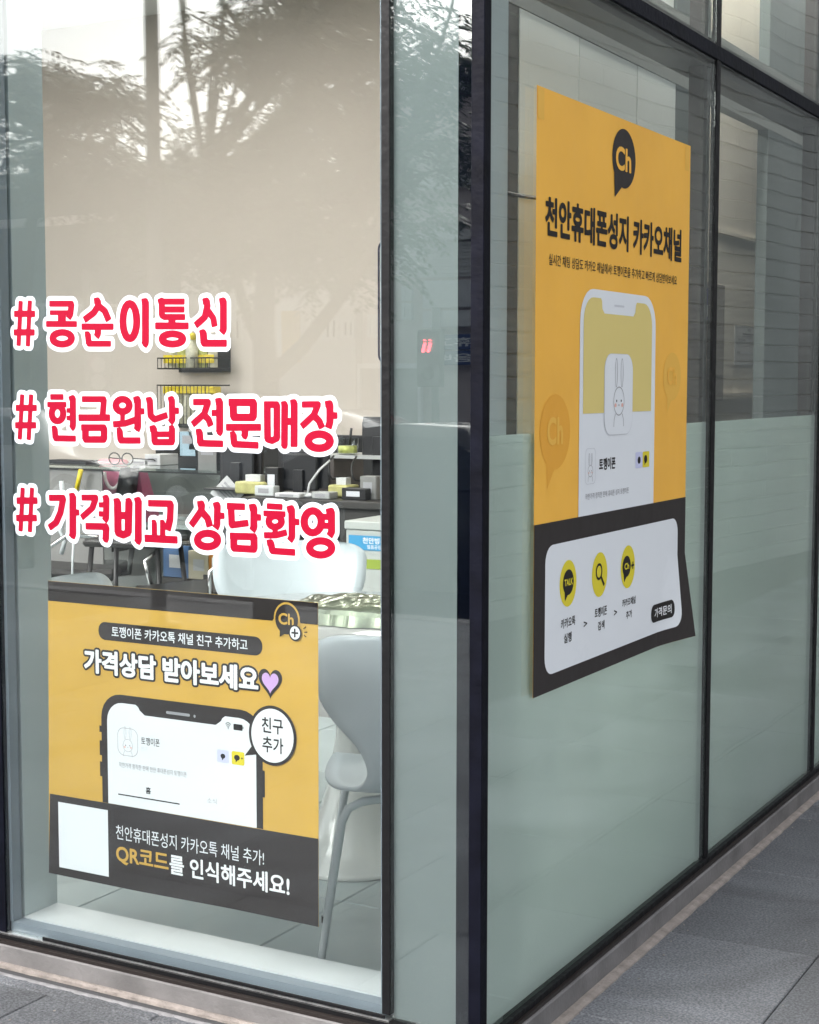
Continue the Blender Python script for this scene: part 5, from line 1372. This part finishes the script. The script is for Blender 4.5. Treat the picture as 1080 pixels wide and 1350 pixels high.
def tree(name, label, base, limbs, blobs, nspray, seed, m, group='street trees along the pavement'):
    rnd = random.Random(seed)
    T = thing(name, label, 'tree', base, group)
    mb = MB()
    for pts, rs in limbs: mb.tube(pts, rs, 9)
    tips = []
    for c, rad, w in blobs:
        for _ in range(int(7 * w) + 3):
            q = Vector((rnd.uniform(-.7, .7) * rad[0], rnd.uniform(-.7, .7) * rad[1], rnd.uniform(-.8, .6) * rad[2]))
            e = Vector(c) + q
            s_ = Vector(limbs[rnd.randrange(len(limbs))][0][-1])
            mid = (s_ + e) / 2 + Vector((rnd.uniform(-.15, .15), rnd.uniform(-.15, .15), rnd.uniform(0, .2)))
            mb.tube([s_, mid, e], [.022, .013, .004], 5)
    mb.build('trunk', M_BARK, T)
    vv, ff = leafmesh(rnd, blobs, nspray)
    mb = MB(); mb.add(vv, ff); mb.build('crown', m, T)
    return T
V3 = lambda a: (float(a[0]), float(a[1]), float(a[2]))
# big tree in the middle of the front window
Y = 5.0
tb = mir(352, 600, Y); tb[2] = GZ
l1 = [V3(tb), V3(mir(350, 520, Y)), V3(mir(346, 430, Y)), V3(mir(352, 340, Y)), V3(mir(380, 240, Y)), V3(mir(390, 150, Y + .2))]
l2 = [V3(mir(352, 500, Y)), V3(mir(400, 455, Y - .1)), V3(mir(445, 395, Y - .2)), V3(mir(490, 330, Y - .2)), V3(mir(510, 260, Y - .2))]
l3 = [V3(mir(348, 470, Y)), V3(mir(320, 400, Y + .2)), V3(mir(300, 320, Y + .3)), V3(mir(270, 240, Y + .4))]
tree('street_tree', 'leafy street tree with a forked trunk, mirrored in the middle of the front window', V3(tb),
     [(l1, [.10, .085, .07, .06, .045, .03]), (l2, [.05, .045, .038, .03, .02]), (l3, [.045, .035, .028, .018])],
     [(V3(mir(320, 230, Y)), (.62, .75, .50), 1.6), (V3(mir(450, 170, Y - .3)), (.62, .7, .55), 2.2), (V3(mir(430, 320, Y)), (.62, .6, .36), 1.6), (V3(mir(330, 60, Y)), (.42, .7, .30), .9), (V3(mir(430, 20, Y)), (.55, .7, .45), 2.4), (V3(mir(280, 310, Y)), (.65, .6, .36), 1.5), (V3(mir(400, -160, Y)), (1.2, 1.0, .7), 1.8), (V3(mir(585, 75, Y - .4)), (.34, .5, .30), .7), (V3(mir(590, 190, Y - .4)), (.28, .4, .20), .3), (V3(mir(560, 280, Y)), (.25, .4, .15), .13)],
     3000, 5, M_LEAF)
Y = 6.2
tb = mir(30, 600, Y); tb[2] = GZ
l1 = [V3(tb), V3(mir(28, 450, Y)), V3(mir(40, 300, Y)), V3(mir(60, 180, Y))]
tree('street_tree', 'smaller street tree with a low spreading crown, mirrored at upper left', V3(tb),
     [(l1, [.07, .06, .045, .03]), ([V3(mir(36, 300, Y)), V3(mir(90, 220, Y)), V3(mir(140, 140, Y))], [.035, .025, .015])],
     [(V3(mir(40, 110, Y)), (.55, .6, .32), 1.3), (V3(mir(130, 130, Y)), (.42, .55, .30), 1.0), (V3(mir(60, 210, Y)), (.55, .5, .36), 1.1), (V3(mir(160, 240, Y)), (.6, .5, .42), 1.3), (V3(mir(-80, 120, Y)), (.6, .6, .5), 1), (V3(mir(200, 300, Y + .5)), (.5, .5, .3), .5)],
     1500, 9, M_LEAF2)
tb = np.array([2.4, -5.2, GZ])
tree('street_tree', 'street tree at the pavement edge behind the photographer', V3(tb),
     [([V3(tb), (2.4, -5.2, 1.5), (2.35, -5.15, 2.8), (2.5, -5.2, 3.6)], [.10, .085, .07, .05])],
     [((2.4, -5.2, 4.4), (1.1, 1.0, .9), 2.0)], 420, 12, M_LEAF)
# slim pole mirrored at upper left
Y = 4.4
pb = mir(206, 600, Y)
T = thing('lamp_post', 'slim grey lamp post on the pavement, mirrored high in the front window', 'lamp post', (float(pb[0]), float(pb[1]), GZ))
x, y = float(pb[0]), float(pb[1])
PM = mat('grey painted steel', (.20, .22, .22), .5)
mb = MB(); mb.tube([(x, y, GZ + .02), (x, y, 3), (x, y, 6.3)], [.045, .042, .036], 14); mb.build('pole', PM, T)
mb = MB(); mb.lathe([(0, 0), (.13, 0), (.13, .02), (.06, .03), (.05, .12), (0, .12)], 16, (x, y, GZ)); mb.build('base', PM, T)
mb = MB(); mb.lathe([(0, 0), (.16, .0), (.18, .08), (.10, .30), (0, .34)], 16, (x, y, 6.3)); mb.build('lamp_head', PM, T)

# buildings across the road
M_B1 = mat('rose grey render', (.66, .58, .56), .85, var=.08, scale=.8)
M_B2 = mat('pale render', (.72, .72, .69), .85, var=.06, scale=.8)
M_B3 = mat('ochre tile', (.70, .50, .18), .8, var=.08, scale=.8)
M_WIN = mat('dark window glass', (.03, .04, .05), .12, spec=.4)
M_WFR = mat('white window frame', (.75, .76, .76), .5)
M_CORN = mat('pale cornice', (.78, .78, .75), .7)
M_DKB = mat('dark sign fascia', (.10, .11, .12), .6)
def house(label, x0, x1, yf, H, m, floors, wins, mode=0, depth=8):
    T = thing('building', label, 'building', ((x0 + x1) / 2, yf - depth / 2, -.0))
    mb = MB(); mb.box(x0, yf - depth, -.25, x1, yf, H); mb.build('wall', m, T)
    mb = MB(); mb.box(x0 - .1, yf - depth - .1, H + .001, x1 + .1, yf + .22, H + .22); mb.build('roof', M_CORN, T)
    for k, zf in enumerate(floors):
        mb = MB(); mb.box(x0, yf + .001, zf, x1, yf + .16, zf + .14); mb.build('cornice', M_CORN, T)
    for (u0, v0, u1, v1) in wins:
        mb = MB(); fr = .05
        mb.box(u0, yf + .002, v0, u0 + fr, yf + .07, v1); mb.box(u1 - fr, yf + .002, v0, u1, yf + .07, v1)
        mb.box(u0 + fr, yf + .002, v1 - fr, u1 - fr, yf + .07, v1); mb.box(u0 + fr, yf + .002, v0, u1 - fr, yf + .07, v0 + fr)
        c = (u0 + u1) / 2; mb.box(c - fr / 2, yf + .002, v0 + fr, c + fr / 2, yf + .06, v1 - fr)
        w = mb.build('window', M_WFR, T)
        mb = MB(); mb.box(u0 + fr, yf + .003, v0 + fr, u1 - fr, yf + .02, v1 - fr); mb.build('pane', M_WIN, w)
    return T
YF = -18.4
def bx(px, py): p = mir(px, py, -YF); return float(p[0]), float(p[2])
xa = bx(478, 500)[0]; xb = bx(720, 500)[0]; H1 = bx(560, 128)[1]
wins = []
for (p0, q0, p1, q1) in ((531, 378, 544, 397), (531, 400, 544, 422), (487, 415, 500, 445), (575, 300, 592, 330)):
    u, v1 = bx(p0, q0); u1, v0 = bx(p1, q1); wins.append((u, v0, u1, v1))
zc = [bx(560, 250)[1], bx(560, 318)[1]]
T = house('two storey rose grey building with pale cornices and shop signs across the road', xa, xb, YF, H1, M_B1, zc, wins)
# shutter band under the cornice
mb = MB()
z1 = bx(560, 320)[1]; z0 = bx(560, 366)[1]
for i in range(10): mb.box(xa + .1, YF + .002, z0 + (z1 - z0) * i / 10, xb - .1, YF + .05 + .02 * (i % 2), z0 + (z1 - z0) * (i + .9) / 10)
mb.build('shutter_band', M_B2, T)
def sign_board(name, label, p0, q0, p1, q1, m, txt=None):
    u, v1 = bx(p0, q0); u1, v0 = bx(p1, q1)
    Tn = thing(name, label, 'sign', ((u + u1) / 2, YF + .12, v0))
    mb = MB(); mb.box(u, YF + .17, v0, u1, YF + .30, v1, b=.01); mb.build('panel', m, Tn)
    if txt:
        F_ = Flat(lambda a, b, l: (a, YF + .301 + l, b))
        d = (u1 - u)
        # lettering reads properly from the road, so it shows reversed in the window
        lp = text_loops(txt, (0, v0 + (v1 - v0) * .2, d * .84, v1 - (v1 - v0) * .2), .02)
        F_.put('lettering', [[(u1 - d * .08 - a, b) for a, b in l] for l in lp], .004, P_WHT2, Tn)
    return Tn
sign_board('sign_board', 'blank white board sign, upper of the two white ones across the road', 568, 372, 640, 406, M_WFR)
sign_board('sign_board', 'blank white board sign, lower of the two white ones across the road', 568, 412, 640, 432, M_WFR)
M_BLS = mat('deep blue sign', (.02, .06, .22), .4)
sign_board('sign_board', 'deep blue shop sign with white lettering across the road, upper one', 580, 443, 640, 462, M_BLS, '휴고')
sign_board('sign_board', 'deep blue shop sign with white lettering across the road, lower one', 580, 464, 640, 482, M_BLS, '음배')
xc = bx(240, 500)[0]; H2 = bx(400, 262)[1]
wins = []
for (p0, q0, p1, q1) in ((408, 418, 425, 448), (428, 418, 448, 448), (452, 420, 470, 446), (395, 320, 415, 350), (430, 320, 450, 350), (300, 420, 320, 450), (260, 420, 280, 450)):
    u, v1 = bx(p0, q0); u1, v0 = bx(p1, q1); wins.append((u, v0, u1, v1))
T = house('pale three storey building with white framed windows across the road', xc, xa - .12, YF, H2, M_B2, [bx(400, 300)[1], bx(400, 408)[1]], wins)
u, v1 = bx(385, 410); u1, v0 = bx(404, 478)
mb = MB(); mb.box(u, YF + .17, v0, u1, YF + .30, v1); mb.build('ochre_panel', M_B3, T)
xd = bx(-90, 500)[0]
wins = []
for i in range(4):
    for j in range(2, 3):
        u, v1 = bx(20 + i * 50, 240 + j * 80); u1, v0 = bx(45 + i * 50, 275 + j * 80); wins.append((u, v0, u1, v1))
house('broad grey building with a pale parapet at the far left of the row', xd - 6, xc - .12, YF - .5, bx(100, 235)[1], M_GREYWALL, [bx(100, 290)[1]], wins)
house('low brown building beside the rose grey one, across the road', xb + .12, xb + 12, YF, 5.2, M_DKB, [3.0], [(xb + 1, 3.4, xb + 2.5, 4.6), (xb + 4, 3.4, xb + 5.5, 4.6)])
# shop fronts at street level
for (p0, p1, nm) in ((486, 520, 'left'), (528, 560, 'right')):
    u, v1 = bx(p0, 486); u1, v0 = bx(p1, 560)
    T = thing('glazed_front', 'glazed shop front at street level across the road, %s one under the rose grey wall' % nm, 'shop front', ((u + u1) / 2, YF + .1, .0), 'shop fronts across the road')
    mb = MB(); mb.box(u, YF + .171, .01, u1, YF + .19, v1); mb.build('glazing', mat('pale grey glazing', (.35, .36, .36), .2), T)  # glazing is one even pale grey
    mb = MB(); mb.box(u - .06, YF + .171, .01, u - .001, YF + .25, v1); mb.box(u1 + .001, YF + .171, .01, u1 + .06, YF + .25, v1); mb.box(u - .06, YF + .171, v1 + .001, u1 + .06, YF + .25, v1 + .08); mb.build('frame', M_WFR, T)
# red display on a post, and small traffic signal
M_RED = mat('red signal light', (.8, .02, .02), .4, emis=(1, .03, .05), estr=16)
Y = 14.6
p = mir(566, 458, Y); x, z = float(p[0]), float(p[2])
T = thing('traffic_signal', 'pedestrian signal showing red on a post across the road', 'traffic signal', (x, -Y, 0))
mb = MB(); mb.tube([(x, -Y - .15, 0), (x, -Y - .15, z + .5)], .05, 10); mb.build('post', PM, T)
mb = MB(); mb.box(x - .17, -Y - .09, z - .50, x + .17, -Y + .05, z + .22, b=.02); mb.build('housing', C_BLKPL, T)
mb = MB()
for s_ in (-1, 1):
    mb.tube([(x + s_ * .035 - .03, -Y + .065, z - .06), (x + s_ * .04, -Y + .065, z + .05)], .016, 6)
mb.tube([(x - .045, -Y + .065, z + .08), (x - .043, -Y + .065, z + .09)], .016, 6); mb.tube([(x + .035, -Y + .065, z + .08), (x + .037, -Y + .065, z + .09)], .016, 6)
mb.build('red_lamp', M_RED, T)
mb = MB(); mb.lathe([(0, 0), (.09, 0), (.09, .01), (0, .01)], 16)
mb.v = [(v[0] + x, v[2] - Y + .052, v[1] + z - .33) for v in mb.v]; mb.build('green_lamp', mat('unlit lamp', (.03, .05, .04), .3), T)
Y = 13.0
p = mir(128, 479, Y); x, z = float(p[0]), float(p[2])
T = thing('traffic_signal', 'round traffic signal cluster with one red light, farther left along the road', 'traffic signal', (x, -Y, -.14))
mb = MB(); mb.tube([(x - .25, -Y - .1, -.13), (x - .25, -Y - .1, z + 1.2)], .05, 10); mb.build('post', PM, T)
mb = MB(); mb.box(x - .12, -Y - .04, z - .62, x + .22, -Y + .04, z + .12, b=.02); mb.build('housing', PM, T)
for i in range(3):
    mb = MB(); mb.lathe([(0, 0), (.085, 0), (.10, .06), (.10, .07), (0, .02)], 16)
    mb.v = [(v[0] + x + .08, v[2] - Y + .042, v[1] + z - .02 - i * .22) for v in mb.v]; mb.build('lens', C_LTGREY, T)
mb = MB(); mb.box(x - .05, -Y + .041, z - .04, x + .01, -Y + .06, z + .04); mb.build('red_lamp', M_RED, T)

# cars
def car(label, cx, cy_, paint, flip=False):
    T = thing('parked_car', label, 'car', (cx, cy_, -.27), 'cars on the road mirrored in the front window')
    # side profile: x along the car, (x, z_sill, z_belt, z_roof, half width at belt, half width at roof)
    S_ = [(-2.22, .35, .62, .62, .70, .66), (-2.12, .28, .80, .80, .80, .74), (-1.75, .22, .90, .91, .86, .76), (-1.45, .22, .93, .98, .88, .72), (-.75, .20, .94, 1.34, .89, .62), (-.25, .20, .93, 1.41, .89, .62), (.35, .20, .92, 1.39, .89, .62), (1.02, .20, .90, .96, .88, .72), (1.6, .22, .82, .83, .86, .74), (2.05, .26, .68, .69, .78, .70), (2.2, .34, .52, .53, .66, .60)]
    vv = []; ff = []
    ring = 10
    for (x_, z0_, zb_, zr_, wb, wr) in S_:
        x_ = -x_ if flip else x_
        pts = [(-wb * .92, z0_), (-wb, (z0_ + zb_) / 2), (-wb * .99, zb_), (-wr * 1.02, (zb_ + zr_) / 2 + (.02 if zr_ - zb_ > .1 else 0)), (-wr * .86, zr_)]
        pts = pts + [(-a, b) for a, b in pts[::-1]]
        for a, b in pts: vv.append((x_, a, b))
    for i in range(len(S_) - 1):
        for k in range(ring):
            ff.append((i * ring + k, i * ring + (k + 1) % ring, (i + 1) * ring + (k + 1) % ring, (i + 1) * ring + k))
    ff += [tuple(range(ring)), tuple(range((len(S_) - 1) * ring, len(S_) * ring))[::-1]]
    mb = MB(); mb.add(vv, ff, True); o = mb.build('body', paint); o.parent = T
    for s_ in (-1, 1):
        for (xs_, n_) in (([-1.30, -.72, -.28, -.28], 'w'), ([-.22, .30, .92, -.22], 'w')):
            f_ = -1 if flip else 1
            if xs_[0] < -1: P_ = [(-1.28, 1.0), (-.28, .97), (-.28, 1.33), (-.72, 1.28)]
            else: P_ = [(-.22, .97), (.92, .96), (.36, 1.31), (-.22, 1.33)]
            v_ = [(a * f_, s_ * (.875 - (b - .93) * .50), b) for a, b in P_]
            v_ += [(a, b + s_ * .012, c) for a, b, c in v_]
            mb = MB(); mb.add(v_, [(0, 1, 2, 3), (7, 6, 5, 4), (0, 4, 5, 1), (1, 5, 6, 2), (2, 6, 7, 3), (3, 7, 4, 0)]); o = mb.build('window', M_WIN); o.parent = T
        for xw_ in (-1.35, 1.38):
            mb = MB(); mb.lathe([(.0, -.10), (.30, -.10), (.33, -.07), (.33, .07), (.30, .10), (.0, .10)], 24)
            mb.v = [(v[0] + (-xw_ if flip else xw_), v[2] + s_ * .78, v[1] + .33) for v in mb.v]
            o = mb.build('tyre', C_RUB); o.parent = T
            mb = MB(); mb.lathe([(.0, 0), (.20, 0), (.21, .008), (.0, .02)], 18)
            mb.v = [(v[0] + (-xw_ if flip else xw_), s_ * (.882 + v[2]), v[1] + .33) for v in mb.v]
            r_ = mb.build('rim', M_ALU); r_.parent = o
        e = 2.14 * (1 if flip else -1)
        mb = MB(); mb.box(e - .08, s_ * .72 - .09, .66, e + .05, s_ * .72 + .09, .78, b=.02); o = mb.build('tail_light', M_TL); o.parent = T
        e = 2.10 * (-1 if flip else 1)
        mb = MB(); mb.box(e - .12, s_ * .66 - .11, .50, e + .04, s_ * .66 + .11, .62, b=.02); o = mb.build('headlight', M_ALU); o.parent = T
    return T
M_TL = mat('tail light', (.5, .01, .01), .3, emis=(1, .03, .03), estr=1)
pA = mir(600, 600, 8.0)
car('dark blue saloon car parked at the near side of the road', float(pA[0]), -8.0, mat('dark blue car paint', (.02, .025, .035), .35, coat=.3, spec=.4))
pB = mir(420, 600, 12.6)
car('silver saloon car in the far lane of the road', float(pB[0]), -12.6, mat('silver car paint', (.3, .31, .32), .35, .4, coat=.5), True)
pC = mir(90, 600, 12.6)
car('white saloon car in the far lane farther left', float(pC[0]) - .5, -12.4, mat('white car paint', (.5, .5, .5), .3, coat=.5))

# ------------------------------------------------------------------ tiled wall across the alley, mirrored in the side panes
M_BRK = mat('grey wall tile', (.25, .26, .26), .6, var=.25, scale=.9)
M_JNT = mat('white joint', (.55, .55, .54), .8)
T = thing('neighbour_wall', 'grey tiled wall with white joints on the other side of the alley', 'wall', (3.6, 8, GZ))
ang = math.atan(.1228)
Mw = Matrix.Translation((3.05, 3.0, 0)) @ Matrix.Rotation(ang, 4, 'Z')
mb = MB(); mb.box(.012, 0, -.2, .4, 24, 5.6, Mw); mb.build('joint_bed', M_JNT, T)
mb = MB(); ch = .135; j_ = 0
rnd = random.Random(4)
z = .0
while z < 5.5:
    y_ = -.3 * (j_ % 2)
    while y_ < 24:
        d = rnd.uniform(-.0015, .0015)
        mb.box(.0 + d, max(y_, 0) + .002, z + .010, .0115, min(y_ + .6, 24) - .002, z + ch - .0, Mw)
        y_ += .6
    z += ch; j_ += 1
tl = mb.build('wall_tiles', M_BRK, T); tl['kind'] = 'stuff'
# floor of the alley seen in the mirror goes on as the sidewalk; alley door light
p = ax_(1041, 505, 0)
